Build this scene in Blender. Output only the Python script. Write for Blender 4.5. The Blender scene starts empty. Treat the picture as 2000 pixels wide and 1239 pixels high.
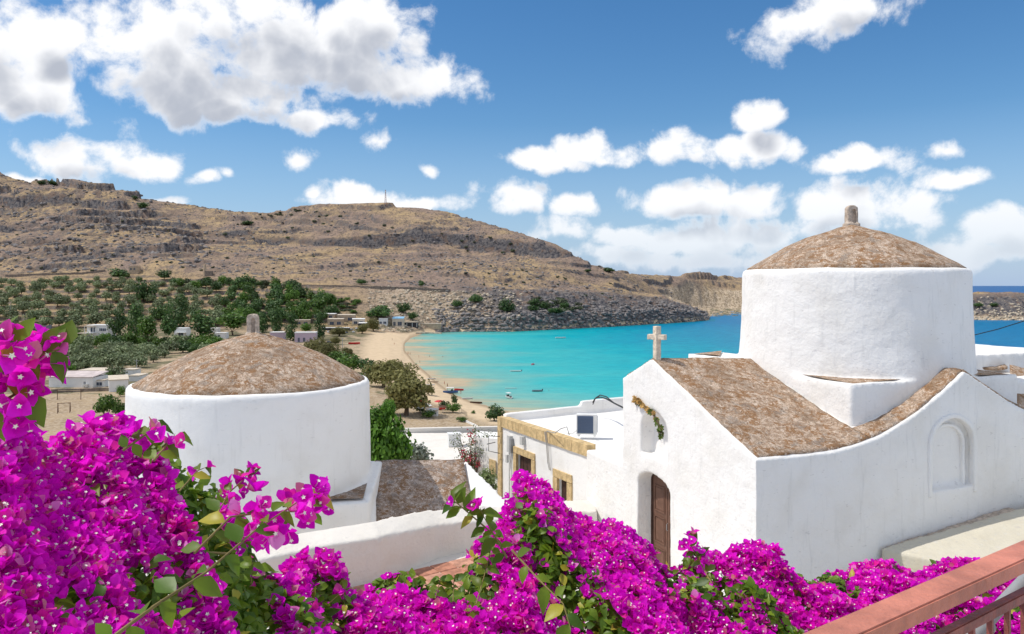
import bpy, bmesh, math, random
import numpy as np
from mathutils import Vector, Matrix, noise as mnoise
R = math.radians
random.seed(7); rng = np.random.default_rng(7)
SC = bpy.context.scene
COL = SC.collection
EYE = 45.0            # eye height above the sea, metres
F = 1550.0            # focal length in photo pixels (photo 2000 px wide)
HY = 558.0            # row of the sea horizon

# ---------------- camera ----------------
cam = bpy.data.cameras.new('camera'); camo = bpy.data.objects.new('camera', cam); COL.objects.link(camo)
camo.location = (0, 0, EYE); camo.rotation_euler = (R(90), 0, 0)
cam.sensor_width = 36; cam.lens = 36 * F / 2000.0; cam.shift_y = -(619.5 - HY) / 2000.0
cam.clip_start = 0.05; cam.clip_end = 150000
SC.camera = camo
SC.render.resolution_x = 1024; SC.render.resolution_y = 634
SC.view_settings.view_transform = 'Standard'; SC.view_settings.look = 'None'
SC.view_settings.gamma = 1; SC.view_settings.exposure = 0.22; SC.view_settings.use_curve_mapping = False

# ---------------- sun and sky ----------------
SUN_AZ = R(182); SUN_EL = R(57)
sv = Vector((math.cos(SUN_AZ) * math.cos(SUN_EL), math.sin(SUN_AZ) * math.cos(SUN_EL), math.sin(SUN_EL)))
sl = bpy.data.lights.new('sun', 'SUN'); sl.energy = 2.9; sl.angle = R(0.53); sl.color = (1, 0.95, 0.87)
so = bpy.data.objects.new('sun', sl); COL.objects.link(so); so.rotation_euler = sv.to_track_quat('Z', 'Y').to_euler()
so.location = (0, 0, 200)

wd = bpy.data.worlds.new('World'); SC.world = wd; wd.use_nodes = True
wn = wd.node_tree; wn.nodes.clear()
wd.cycles.sampling_method = 'MANUAL'; wd.cycles.sample_map_resolution = 512

class NB:
    """small node builder"""
    def __init__(s, nt): s.nt = nt
    def n(s, t, **k):
        o = s.nt.nodes.new(t)
        for a, v in k.items(): setattr(o, a, v)
        return o
    def l(s, a, b): s.nt.links.new(a, b)
    def put(s, sock, v):
        if isinstance(v, bpy.types.NodeSocket): s.l(v, sock)
        elif v is not None: sock.default_value = v
    def m(s, op, a, b=None, c=None, clamp=False):
        o = s.n('ShaderNodeMath', operation=op, use_clamp=clamp)
        s.put(o.inputs[0], a); s.put(o.inputs[1], b); s.put(o.inputs[2], c)
        return o.outputs[0]
    def v(s, op, a, b=None, c=None):
        o = s.n('ShaderNodeVectorMath', operation=op)
        s.put(o.inputs[0], a); s.put(o.inputs[1], b)
        if c is not None: s.put(o.inputs[2], c)
        return o.outputs['Value'] if op in ('LENGTH', 'DOT_PRODUCT', 'DISTANCE') else o.outputs[0]
    def mr(s, v, a, b, c=0, d=1, smooth=True):
        o = s.n('ShaderNodeMapRange', interpolation_type='SMOOTHSTEP' if smooth else 'LINEAR')
        s.put(o.inputs[0], v)
        for i, q in enumerate((a, b, c, d)): s.put(o.inputs[i + 1], q)
        return o.outputs[0]
    def mix(s, f, a, b, mode='MIX'):
        o = s.n('ShaderNodeMix', data_type='RGBA', blend_type=mode)
        s.put(o.inputs[0], f)
        for i, q in ((6, a), (7, b)):
            if isinstance(q, tuple) and len(q) == 3: q = q + (1,)
            s.put(o.inputs[i], q)
        return o.outputs[2]
    def noise(s, vec, scale, detail=3, rough=.5, dist=0, out=0):
        o = s.n('ShaderNodeTexNoise'); s.put(o.inputs['Vector'], vec)
        o.inputs['Scale'].default_value = scale; o.inputs['Detail'].default_value = detail
        o.inputs['Roughness'].default_value = rough; o.inputs['Distortion'].default_value = dist
        return o.outputs[out]
    def vor(s, vec, scale, feature='F1', out='Distance'):
        o = s.n('ShaderNodeTexVoronoi', feature=feature); s.put(o.inputs['Vector'], vec)
        o.inputs['Scale'].default_value = scale
        return o.outputs[out]
    def ramp(s, f, stops):
        o = s.n('ShaderNodeValToRGB'); s.put(o.inputs[0], f)
        e = o.color_ramp.elements
        while len(e) < len(stops): e.new(0.5)
        for i, (p, c) in enumerate(stops): e[i].position = p; e[i].color = tuple(c) + (1,) if len(c) == 3 else c
        return o.outputs[0]

def px_dir(px, y):
    az = math.atan((px - 1000) / F); el = math.atan((HY - y) / F * math.cos(az)); return az, el

# cumulus seen in the sky: centre column and row, half width, half height, thickness
CL = [(320,125,190,120,1.15),(500,85,230,130,1.25),(690,95,180,115,1.2),(805,168,120,62,1.05),(430,195,210,80,1.2),(590,240,120,38,.95),
      (250,235,40,30,.8),(50,180,150,95,1.1),(-40,90,130,100,1.1),(95,70,70,46,.9),(185,305,130,66,1.0),(275,325,85,48,.9),
      (390,353,38,20,.8),(433,350,20,12,.6),(770,292,42,34,.72),(838,331,38,20,.75),(700,392,130,28,.95),(800,400,100,22,.9),
      (998,393,86,36,1.0),(1125,407,46,24,.9),(1080,325,100,32,.92),(1200,300,90,36,1.0),(1340,290,90,48,1.05),(1440,298,140,48,1.1),
      (1480,228,66,44,1.0),(1560,60,110,62,1.05),(1640,20,130,56,1.05),(1330,388,130,52,1.1),(1460,395,110,48,1.1),
      (1640,415,170,58,.95),(1750,420,120,55,.95),(1230,468,100,34,.85),(1350,480,160,44,.92),(1330,515,220,30,.78),(1500,450,160,50,.9),
      (1660,322,84,30,.8),(1880,348,96,30,.85),(1845,284,40,18,.7),(1960,455,130,66,.95),(1900,500,170,50,.85),(1085,455,70,30,.75),
      (1170,500,70,24,.7),(600,375,30,12,.55),(557,320,24,14,.45),(300,392,50,14,.8),(60,356,50,12,.6),
      # outside the frame
      (2350,250,260,110,1.1),(2500,420,260,60,.9),(-420,250,240,100,1.1),(-500,400,300,60,.9),(1100,-330,330,120,1.1),(1900,-420,300,130,1.1),(200,-420,300,150,1.15)]
b = NB(wn)
tc = b.n('ShaderNodeTexCoord'); D = tc.outputs['Generated']
sp = b.n('ShaderNodeSeparateXYZ'); b.l(D, sp.inputs[0])
az = b.m('ARCTAN2', sp.outputs[0], sp.outputs[1]); el = b.m('ARCSINE', sp.outputs[2])
cb = b.n('ShaderNodeCombineXYZ'); b.l(az, cb.inputs[0]); b.l(el, cb.inputs[1])
w1 = b.noise(D, 9, 2, .5, 0, 1)
p = b.v('ADD', cb.outputs[0], b.v('MULTIPLY', b.v('SUBTRACT', w1, (.5, .5, .5)), (.075, .045, 0)))
def blobs(p, cl, flat):
    acc = None
    for (cx, cy, rx, ry, st) in cl:
        az_, el_ = px_dir(cx, cy); ca = math.cos(az_)
        sx = rx / F * ca * ca; sy = ry / F * ca * math.cos(el_)
        q = b.v('MULTIPLY_ADD', p, (1 / sx, 1 / sy, 0), (-az_ / sx, -el_ / sy, 0))
        if flat and rx > 60: q = b.v('MAXIMUM', q, b.v('MULTIPLY', q, (-1, -1.4, 0)))
        d = b.m('MULTIPLY_ADD', b.v('LENGTH', q), -st * .95, st)
        acc = d if acc is None else b.m('MAXIMUM', acc, d)
    return acc
# more broken cumulus, added outside the frame to lift the fill light
outside = b.m('MAXIMUM', b.mr(b.m('ABSOLUTE', az), .66, .85), b.mr(el, .40, .58))
wide = b.m('SUBTRACT', b.m('MULTIPLY_ADD', b.noise(D, 4.2, 2, .5), 3.4, -1.42), b.mr(outside, 0, 1, 3, 0))
acc = b.m('MINIMUM', b.m('MAXIMUM', blobs(p, CL, True), wide), .62)
n1 = b.noise(D, 14, 8, .64, .2)
n2 = b.vor(b.v('ADD', D, b.v('MULTIPLY', w1, (.05, .05, .05))), 30)
dn = b.m('ADD', acc, b.m('MULTIPLY_ADD', n1, 2.5, -1.16))
dn = b.m('ADD', dn, b.m('MULTIPLY_ADD', n2, -.6, .18))
cov = b.mr(dn, -.08, .50)
cov = b.m('MULTIPLY', cov, b.mr(el, .0, .12, .5, 1))
BIG = [c_ for c_ in CL if c_[2] * c_[3] > 2400]
up = blobs(b.v('ADD', p, (-.01, .028, 0)), BIG, False)
n1b = b.noise(b.v('ADD', D, (-.012, 0, .018)), 14, 4, .6, .2)
shade = b.m('ADD', b.m('MULTIPLY', b.m('MINIMUM', up, .75), 1.15), b.m('MULTIPLY_ADD', n1b, 1.3, -.65))
shade = b.m('ADD', shade, b.m('MULTIPLY', n2, -.5))
shade = b.m('MULTIPLY', b.mr(shade, -.02, .92), b.mr(cov, .3, 1))
sky = b.n('ShaderNodeTexSky', sky_type='NISHITA', sun_disc=False, sun_elevation=SUN_EL)
sky.sun_rotation = math.atan2(sv.x, sv.y); sky.altitude = 0; sky.air_density = 1.0; sky.dust_density = .25; sky.ozone_density = 3.5
hs = b.n('ShaderNodeHueSaturation'); b.l(sky.outputs[0], hs.inputs['Color']); hs.inputs['Saturation'].default_value = 1.27; hs.inputs['Value'].default_value = .80
skc = b.mix(b.mr(el, -.02, .20, .85, 0, False), hs.outputs[0], (2.3, 3.45, 5.5))
ccol = b.mix(shade, (6.9, 6.95, 7.1), (3.3, 3.55, 4.1))
fin = b.mix(cov, skc, ccol)
bg = b.n('ShaderNodeBackground'); b.l(fin, bg.inputs[0]); bg.inputs[1].default_value = 0.128
wo = b.n('ShaderNodeOutputWorld'); b.l(bg.outputs[0], wo.inputs[0])

# ---------------- helpers ----------------
def at(px, y, d): return Vector(((px - 1000) / F * d, d, EYE - (y - HY) / F * d))

def mesh(name, V, Fc, mat=None, smooth=False):
    me = bpy.data.meshes.new(name)
    me.from_pydata([tuple(v) for v in V], [], [tuple(f) for f in Fc]); me.update()
    if mat:
        for m in (mat if isinstance(mat, (list, tuple)) else [mat]): me.materials.append(m)
    if smooth: me.polygons.foreach_set('use_smooth', [True] * len(me.polygons))
    return me

def npmesh(name, V, Q, mat, smooth=False):
    """fast mesh from arrays: V (n,3), Q (m,3|4)"""
    me = bpy.data.meshes.new(name); V = np.asarray(V, dtype=np.float32); Q = np.asarray(Q, dtype=np.int32)
    k = Q.shape[1]; me.vertices.add(len(V)); me.vertices.foreach_set('co', V.ravel())
    me.loops.add(Q.size); me.loops.foreach_set('vertex_index', Q.ravel())
    me.polygons.add(len(Q)); me.polygons.foreach_set('loop_start', np.arange(0, Q.size, k, dtype=np.int32))
    me.polygons.foreach_set('loop_total', np.full(len(Q), k, dtype=np.int32))
    if smooth: me.polygons.foreach_set('use_smooth', np.ones(len(Q), dtype=bool))
    me.update(calc_edges=True); me.validate()
    me.materials.append(mat); return me

def wloc(o):
    v = Vector((0, 0, 0))
    while o: v += o.location; o = o.parent
    return v

def thing(name, label, cat, loc=(0, 0, 0), rz=0, group=None):
    o = bpy.data.objects.new(name, None); COL.objects.link(o); o.empty_display_size = .2
    o.location = loc; o.rotation_euler = (0, 0, rz); o['label'] = label; o['category'] = cat
    if group: o['group'] = group
    return o

def tag(o, label, cat, group=None):
    o['label'] = label; o['category'] = cat
    if group: o['group'] = group
    return o

def link(name, me, parent=None, loc=(0, 0, 0), rz=0, kind=None, label=None):
    o = bpy.data.objects.new(name, me); COL.objects.link(o); o.location = loc; o.rotation_euler = (0, 0, rz)
    if parent: o.parent = parent
    if kind: o['kind'] = kind
    if label: o['label'] = label
    return o

def wpart(name, V, Fc, mat, parent=None, smooth=False, **k):
    """part given in world coordinates, under a parent whose rotation is zero"""
    L = wloc(parent) if parent else Vector((0, 0, 0))
    return link(name, mesh(name, [Vector(v) - L for v in V], Fc, mat, smooth), parent, **k)

def copy_tree(o, loc=None, rz=None, scale=None, label=None, parent=None):
    c = o.copy(); COL.objects.link(c); c.parent = parent
    if loc is not None: c.location = loc
    if rz is not None: c.rotation_euler[2] = rz
    if scale is not None: c.scale = scale if hasattr(scale, '__len__') else (scale,) * 3
    if label: c['label'] = label
    for ch in list(o.children): copy_tree(ch, parent=c)
    return c

class MB:
    def __init__(s): s.V = []; s.F = []
    def add(s, V, Fc):
        n = len(s.V); s.V += [Vector(v) for v in V]; s.F += [tuple(i + n for i in f) for f in Fc]; return s
    def box(s, c, size, rz=0, rx=0, ry=0):
        hx, hy, hz = (q / 2 for q in size); M = Matrix.Rotation(rz, 3, 'Z') @ Matrix.Rotation(ry, 3, 'Y') @ Matrix.Rotation(rx, 3, 'X'); c = Vector(c)
        V = [c + M @ Vector((x * hx, y * hy, z * hz)) for x in (-1, 1) for y in (-1, 1) for z in (-1, 1)]
        return s.add(V, [(0,1,3,2),(4,6,7,5),(0,4,5,1),(2,3,7,6),(0,2,6,4),(1,5,7,3)])
    def hexa(s, B, T):
        """prism between bottom ring B and top ring T (same count, counter-clockwise seen from above)"""
        n = len(B)
        return s.add(list(B) + list(T), [tuple(range(n))[::-1], tuple(range(n, 2 * n))] + [(i, (i + 1) % n, n + (i + 1) % n, n + i) for i in range(n)])
    def tube(s, P, r, n=6, cap=True):
        P = [Vector(p) for p in P]; rr = r if hasattr(r, '__len__') else [r] * len(P); rings = []
        up = Vector((0, 0, 1))
        for i, p in enumerate(P):
            t = (P[min(i + 1, len(P) - 1)] - P[max(i - 1, 0)]).normalized()
            a = t.cross(up) if abs(t.z) < .95 else t.cross(Vector((1, 0, 0))); a.normalize(); bb = t.cross(a)
            rings += [p + (a * math.cos(q) + bb * math.sin(q)) * rr[i] for q in (2 * math.pi * k / n for k in range(n))]
        Fc = [(i * n + k, i * n + (k + 1) % n, (i + 1) * n + (k + 1) % n, (i + 1) * n + k) for i in range(len(P) - 1) for k in range(n)]
        if cap: Fc += [tuple(range(n))[::-1], tuple((len(P) - 1) * n + k for k in range(n))]
        return s.add(rings, Fc)
    def lathe(s, prof, n=24, c=(0, 0, 0), cap=True):
        c = Vector(c); V = []; Fc = []
        for (r, z) in prof: V += [c + Vector((r * math.cos(2 * math.pi * k / n), r * math.sin(2 * math.pi * k / n), z)) for k in range(n)]
        for i in range(len(prof) - 1):
            Fc += [(i * n + k, i * n + (k + 1) % n, (i + 1) * n + (k + 1) % n, (i + 1) * n + k) for k in range(n)]
        if cap: Fc += [tuple(range(n))[::-1], tuple((len(prof) - 1) * n + k for k in range(n))]
        return s.add(V, Fc)
    def out(s, name, mat, parent=None, world=False, smooth=False, **k):
        L = wloc(parent) if (world and parent) else Vector((0, 0, 0))
        return link(name, mesh(name, [v - L for v in s.V], s.F, mat, smooth), parent, **k)

def bake(o):
    dg = bpy.context.evaluated_depsgraph_get(); dg.update()
    me = bpy.data.meshes.new_from_object(o.evaluated_get(dg)); mats = list(o.data.materials)
    o.modifiers.clear(); o.data = me
    if not me.materials:
        for m in mats: me.materials.append(m)
    return o

def remesh(o, vox, amp=.0, sc=1.0, cut=(), smooth=True, pre=False):
    """union / carve / round a masonry body, then make it uneven like hand laid plaster"""
    if pre:
        m = o.modifiers.new('r0', 'REMESH'); m.mode = 'VOXEL'; m.voxel_size = vox
    for c in cut:
        m = o.modifiers.new('b', 'BOOLEAN'); m.operation = 'DIFFERENCE'; m.object = c; m.solver = 'EXACT'
    m = o.modifiers.new('r', 'REMESH'); m.mode = 'VOXEL'; m.voxel_size = vox; m.use_smooth_shade = True
    bake(o)
    for c in cut:
        d = c.data; bpy.data.objects.remove(c); bpy.data.meshes.remove(d)
    if amp:
        me = o.data; W = wloc(o)
        for v in me.vertices:
            p = (v.co + W) * sc
            v.co += mnoise.noise_vector(p) * amp + mnoise.noise_vector(p * 3.7) * amp * .4
        me.update()
    o.data.polygons.foreach_set('use_smooth', [smooth] * len(o.data.polygons))
    return o

# ---------------- materials ----------------
MATS = {}
def mat(name, col=(.5, .5, .5), rough=.8, spec=.3, metal=0, bump=0, bscale=20, var=0, vscale=3, emis=None):
    if name in MATS: return MATS[name]
    m = bpy.data.materials.new(name); m.use_nodes = True; nt = m.node_tree; b = NB(nt)
    p = nt.nodes['Principled BSDF']; p.inputs['Roughness'].default_value = rough; p.inputs['Metallic'].default_value = metal
    p.inputs['Specular IOR Level'].default_value = spec
    p.inputs['Base Color'].default_value = tuple(col) + (1,)
    tc = b.n('ShaderNodeTexCoord')
    if var:
        n = b.noise(tc.outputs['Object'], vscale, 5, .6)
        c = b.mix(b.mr(n, .3, .7), tuple(q * (1 - var) for q in col), tuple(min(1, q * (1 + var)) for q in col))
        b.l(c, p.inputs['Base Color'])
    if bump:
        n = b.noise(tc.outputs['Object'], bscale, 5, .6); bm = b.n('ShaderNodeBump'); bm.inputs['Strength'].default_value = bump
        bm.inputs['Distance'].default_value = .02; b.l(n, bm.inputs['Height']); b.l(bm.outputs[0], p.inputs['Normal'])
    MATS[name] = m; return m

def whitewash(name, col=(.80, .80, .80), lump=.5, stain=.5):
    m = bpy.data.materials.new(name); m.use_nodes = True; b = NB(m.node_tree); p = m.node_tree.nodes['Principled BSDF']
    tc = b.n('ShaderNodeTexCoord'); O = tc.outputs['Object']; ge = b.n('ShaderNodeNewGeometry')
    n1 = b.noise(O, 1.1, 4, .55, .3); n2 = b.noise(O, 7, 6, .62, .5); n3 = b.noise(b.v('MULTIPLY', O, (6, 6, .7)), 1.5, 4, .6)
    fl = b.noise(b.v('MULTIPLY', O, (3, 3, 8)), 2.2, 3, .45)
    c = b.mix(b.mr(n1, .42, .72), col, tuple(q * f for q, f in zip(col, (.93, .92, .90))))
    c = b.mix(b.m('MULTIPLY', b.mr(n2, .62, .80), .35 * stain), c, (.55, .53, .50))
    c = b.mix(b.m('MULTIPLY', b.mr(n3, .54, .76), .42 * stain), c, (.58, .57, .55))
    c = b.mix(b.m('MULTIPLY', b.mr(fl, .675, .71), .35 * stain), c, (.45, .42, .40))
    # worn, dirtier towards upward ledges: small dark lichen dots
    vd = b.vor(O, 9); vm = b.m('MULTIPLY', b.mr(vd, .10, .04), b.mr(n1, .5, .65))
    c = b.mix(b.m('MULTIPLY', vm, .6 * stain), c, (.35, .32, .28))
    b.l(c, p.inputs['Base Color']); p.inputs['Roughness'].default_value = .92; p.inputs['Specular IOR Level'].default_value = .15
    h = b.m('ADD', b.m('MULTIPLY', b.noise(O, 3.0, 4, .55), 1.0), b.m('MULTIPLY', b.noise(O, 14, 5, .6, .4), .35))
    h = b.m('ADD', h, b.m('MULTIPLY', b.noise(O, 60, 3, .6), .08))
    bm = b.n('ShaderNodeBump'); bm.inputs['Strength'].default_value = lump; bm.inputs['Distance'].default_value = .09
    b.l(h, bm.inputs['Height']); b.l(bm.outputs[0], p.inputs['Normal']); return m

def lichen(name, tint=(1, 1, 1), sc=1.0):
    m = bpy.data.materials.new(name); m.use_nodes = True; b = NB(m.node_tree); p = m.node_tree.nodes['Principled BSDF']
    tc = b.n('ShaderNodeTexCoord'); O = b.v('MULTIPLY', tc.outputs['Object'], (sc, sc, sc))
    T = lambda c: tuple(q * t for q, t in zip(c, tint))
    w = b.v('ADD', O, b.v('MULTIPLY', b.noise(O, 5, 3, .5, 0, 1), (.18, .18, .18)))
    big = b.noise(w, 1.6, 5, .6, .4); mid = b.noise(w, 9, 7, .72, .3); fin = b.noise(O, 42, 5, .72); pat = b.noise(w, 4.2, 7, .66, .6)
    c = b.mix(b.mr(mid, .42, .60), T((.40, .28, .20)), T((.66, .52, .42)))
    c = b.mix(b.m('MULTIPLY', b.mr(pat, .49, .56), .85), c, T((.33, .175, .08)))
    c = b.mix(b.m('MULTIPLY', b.mr(b.noise(w, 12, 6, .7, .5), .54, .60), .85), c, T((.78, .66, .57)))
    c = b.mix(b.m('MULTIPLY', b.mr(big, .48, .62), .55), c, T((.25, .17, .115)))
    c = b.mix(b.m('MULTIPLY', b.mr(b.noise(w, 3.0, 6, .7, .3), .54, .62), .6), c, T((.30, .27, .25)))
    c = b.mix(b.m('MULTIPLY', b.mr(fin, .53, .60), .75), c, T((.10, .066, .045)))
    c = b.mix(b.m('MULTIPLY', b.mr(b.noise(O, 20, 5, .75), .60, .66), .7), c, T((.80, .70, .60)))
    b.l(c, p.inputs['Base Color']); p.inputs['Roughness'].default_value = .95; p.inputs['Specular IOR Level'].default_value = .1
    h = b.m('ADD', b.m('MULTIPLY', mid, .8), b.m('MULTIPLY', fin, .6))
    bm = b.n('ShaderNodeBump'); bm.inputs['Strength'].default_value = .9; bm.inputs['Distance'].default_value = .05
    b.l(h, bm.inputs['Height']); b.l(bm.outputs[0], p.inputs['Normal']); return m

def leafmat(name, c1, c2, trans=.35, rough=.5, c3=None, island=True, nscale=.6):
    m = bpy.data.materials.new(name); m.use_nodes = True; b = NB(m.node_tree); nt = m.node_tree; p = nt.nodes['Principled BSDF']
    ge = b.n('ShaderNodeNewGeometry'); oi = b.n('ShaderNodeObjectInfo'); tc = b.n('ShaderNodeTexCoord')
    rnd = b.m('FRACT', b.m('ADD', ge.outputs['Random Per Island'], oi.outputs['Random']))
    c = b.mix(rnd, c1, c2)
    if c3: c = b.mix(b.mr(rnd, .93, .97), c, c3)
    f = b.mr(b.m('MULTIPLY_ADD', oi.outputs['Random'], .5, b.m('MULTIPLY', b.noise(tc.outputs['Object'], nscale, 3), .5)), .2, .8, .72, 1.22)
    hs = b.n('ShaderNodeHueSaturation'); b.l(f, hs.inputs['Value']); b.l(c, hs.inputs['Color'])
    hs.inputs['Saturation'].default_value = 1
    b.l(hs.outputs[0], p.inputs['Base Color']); p.inputs['Roughness'].default_value = rough; p.inputs['Specular IOR Level'].default_value = .35
    tr = b.n('ShaderNodeBsdfTranslucent'); b.l(hs.outputs[0], tr.inputs[0])
    mx = b.n('ShaderNodeMixShader'); mx.inputs[0].default_value = trans; b.l(p.outputs[0], mx.inputs[1]); b.l(tr.outputs[0], mx.inputs[2])
    b.l(mx.outputs[0], nt.nodes['Material Output'].inputs[0]); return m

WHITE = whitewash('whitewash', (.86, .84, .81), .38, .8)
WHITE2 = whitewash('whitewash_smooth', (.86, .845, .82), .2, .5)
WALLC = whitewash('cream_wash', (.74, .70, .64), .4, .5)
LICH = lichen('lichen_roof', (1, .975, .92)); LICH2 = lichen('lichen_roof_grey', (.85, .88, .92))
STONE = mat('ochre_stone', (.60, .44, .23), .9, .2, bump=.6, bscale=30, var=.22, vscale=9)
CROSSM = mat('cross_stone', (.66, .56, .44), .9, .2, bump=.8, bscale=26, var=.2, vscale=12)
PALESTONE = mat('pale_stone', (.50, .41, .33), .9, .2, bump=.9, bscale=26, var=.3, vscale=12)
DOORW = mat('brown_paint', (.16, .082, .055), .55, .4, bump=.2, bscale=60, var=.15, vscale=6)
DARKW = mat('dark_wood', (.07, .035, .025), .6, .3, bump=.3, bscale=50, var=.3, vscale=8)
CONC = whitewash('cream_concrete', (.60, .555, .45), .4, 1.0)
GREYM = mat('grey_metal', (.30, .31, .32), .5, .4, bump=.1, var=.15)
BLACK = mat('black_rubber', (.02, .02, .022), .6, .3)
OFFW = mat('painted_white', (.72, .72, .70), .6, .3, var=.08)
TERRA = mat('terracotta', (.42, .19, .125), .8, .25, bump=.4, bscale=40, var=.3, vscale=5)
TERRB = mat('terracotta_pale', (.50, .26, .18), .8, .25, bump=.4, bscale=40, var=.3, vscale=5)
GROUT = mat('grout', (.50, .46, .40), .9, .2, bump=.5)
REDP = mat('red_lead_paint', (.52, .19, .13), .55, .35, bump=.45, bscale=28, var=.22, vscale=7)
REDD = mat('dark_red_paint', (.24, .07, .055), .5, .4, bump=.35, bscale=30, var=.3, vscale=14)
SOIL = mat('dry_soil', (.30, .22, .14), .95, .1, bump=.6, var=.3)
BARK = mat('bark', (.14, .10, .07), .9, .1, bump=.6, var=.3)
# ---------------- terrain ----------------
def _h(ix, iy, s):
    h = (ix.astype(np.int64) * 374761393 + iy.astype(np.int64) * 668265263 + s * 1442695041) & 0xffffffff
    h = ((h ^ (h >> 13)) * 1274126177) & 0xffffffff
    return ((h ^ (h >> 16)) & 0xffff) / 65535.0
def vn(x, y, s=0):
    ix = np.floor(x); iy = np.floor(y); fx = x - ix; fy = y - iy; fx = fx * fx * (3 - 2 * fx); fy = fy * fy * (3 - 2 * fy)
    a = _h(ix, iy, s); b_ = _h(ix + 1, iy, s); c = _h(ix, iy + 1, s); d = _h(ix + 1, iy + 1, s)
    return (a * (1 - fx) + b_ * fx) * (1 - fy) + (c * (1 - fx) + d * fx) * fy
def fbm(x, y, o=5, s=0, g_=.5):
    t = 0; a = 1; n = 0
    for i in range(o): t = t + a * vn(x, y, s + i * 17); n += a; a *= g_; x = x * 2.03 + 11; y = y * 2.03 + 5
    return t / n
def ridge(x, y, o=4, s=0):
    t = 0; a = 1; n = 0
    for i in range(o): t = t + a * (1 - abs(2 * vn(x, y, s + i * 13) - 1)); n += a; a *= .55; x = x * 2.1 + 7; y = y * 2.1 + 3
    return t / n
def sst(x, a, b_): t = np.clip((x - a) / (b_ - a), 0, 1); return t * t * (3 - 2 * t)

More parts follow.
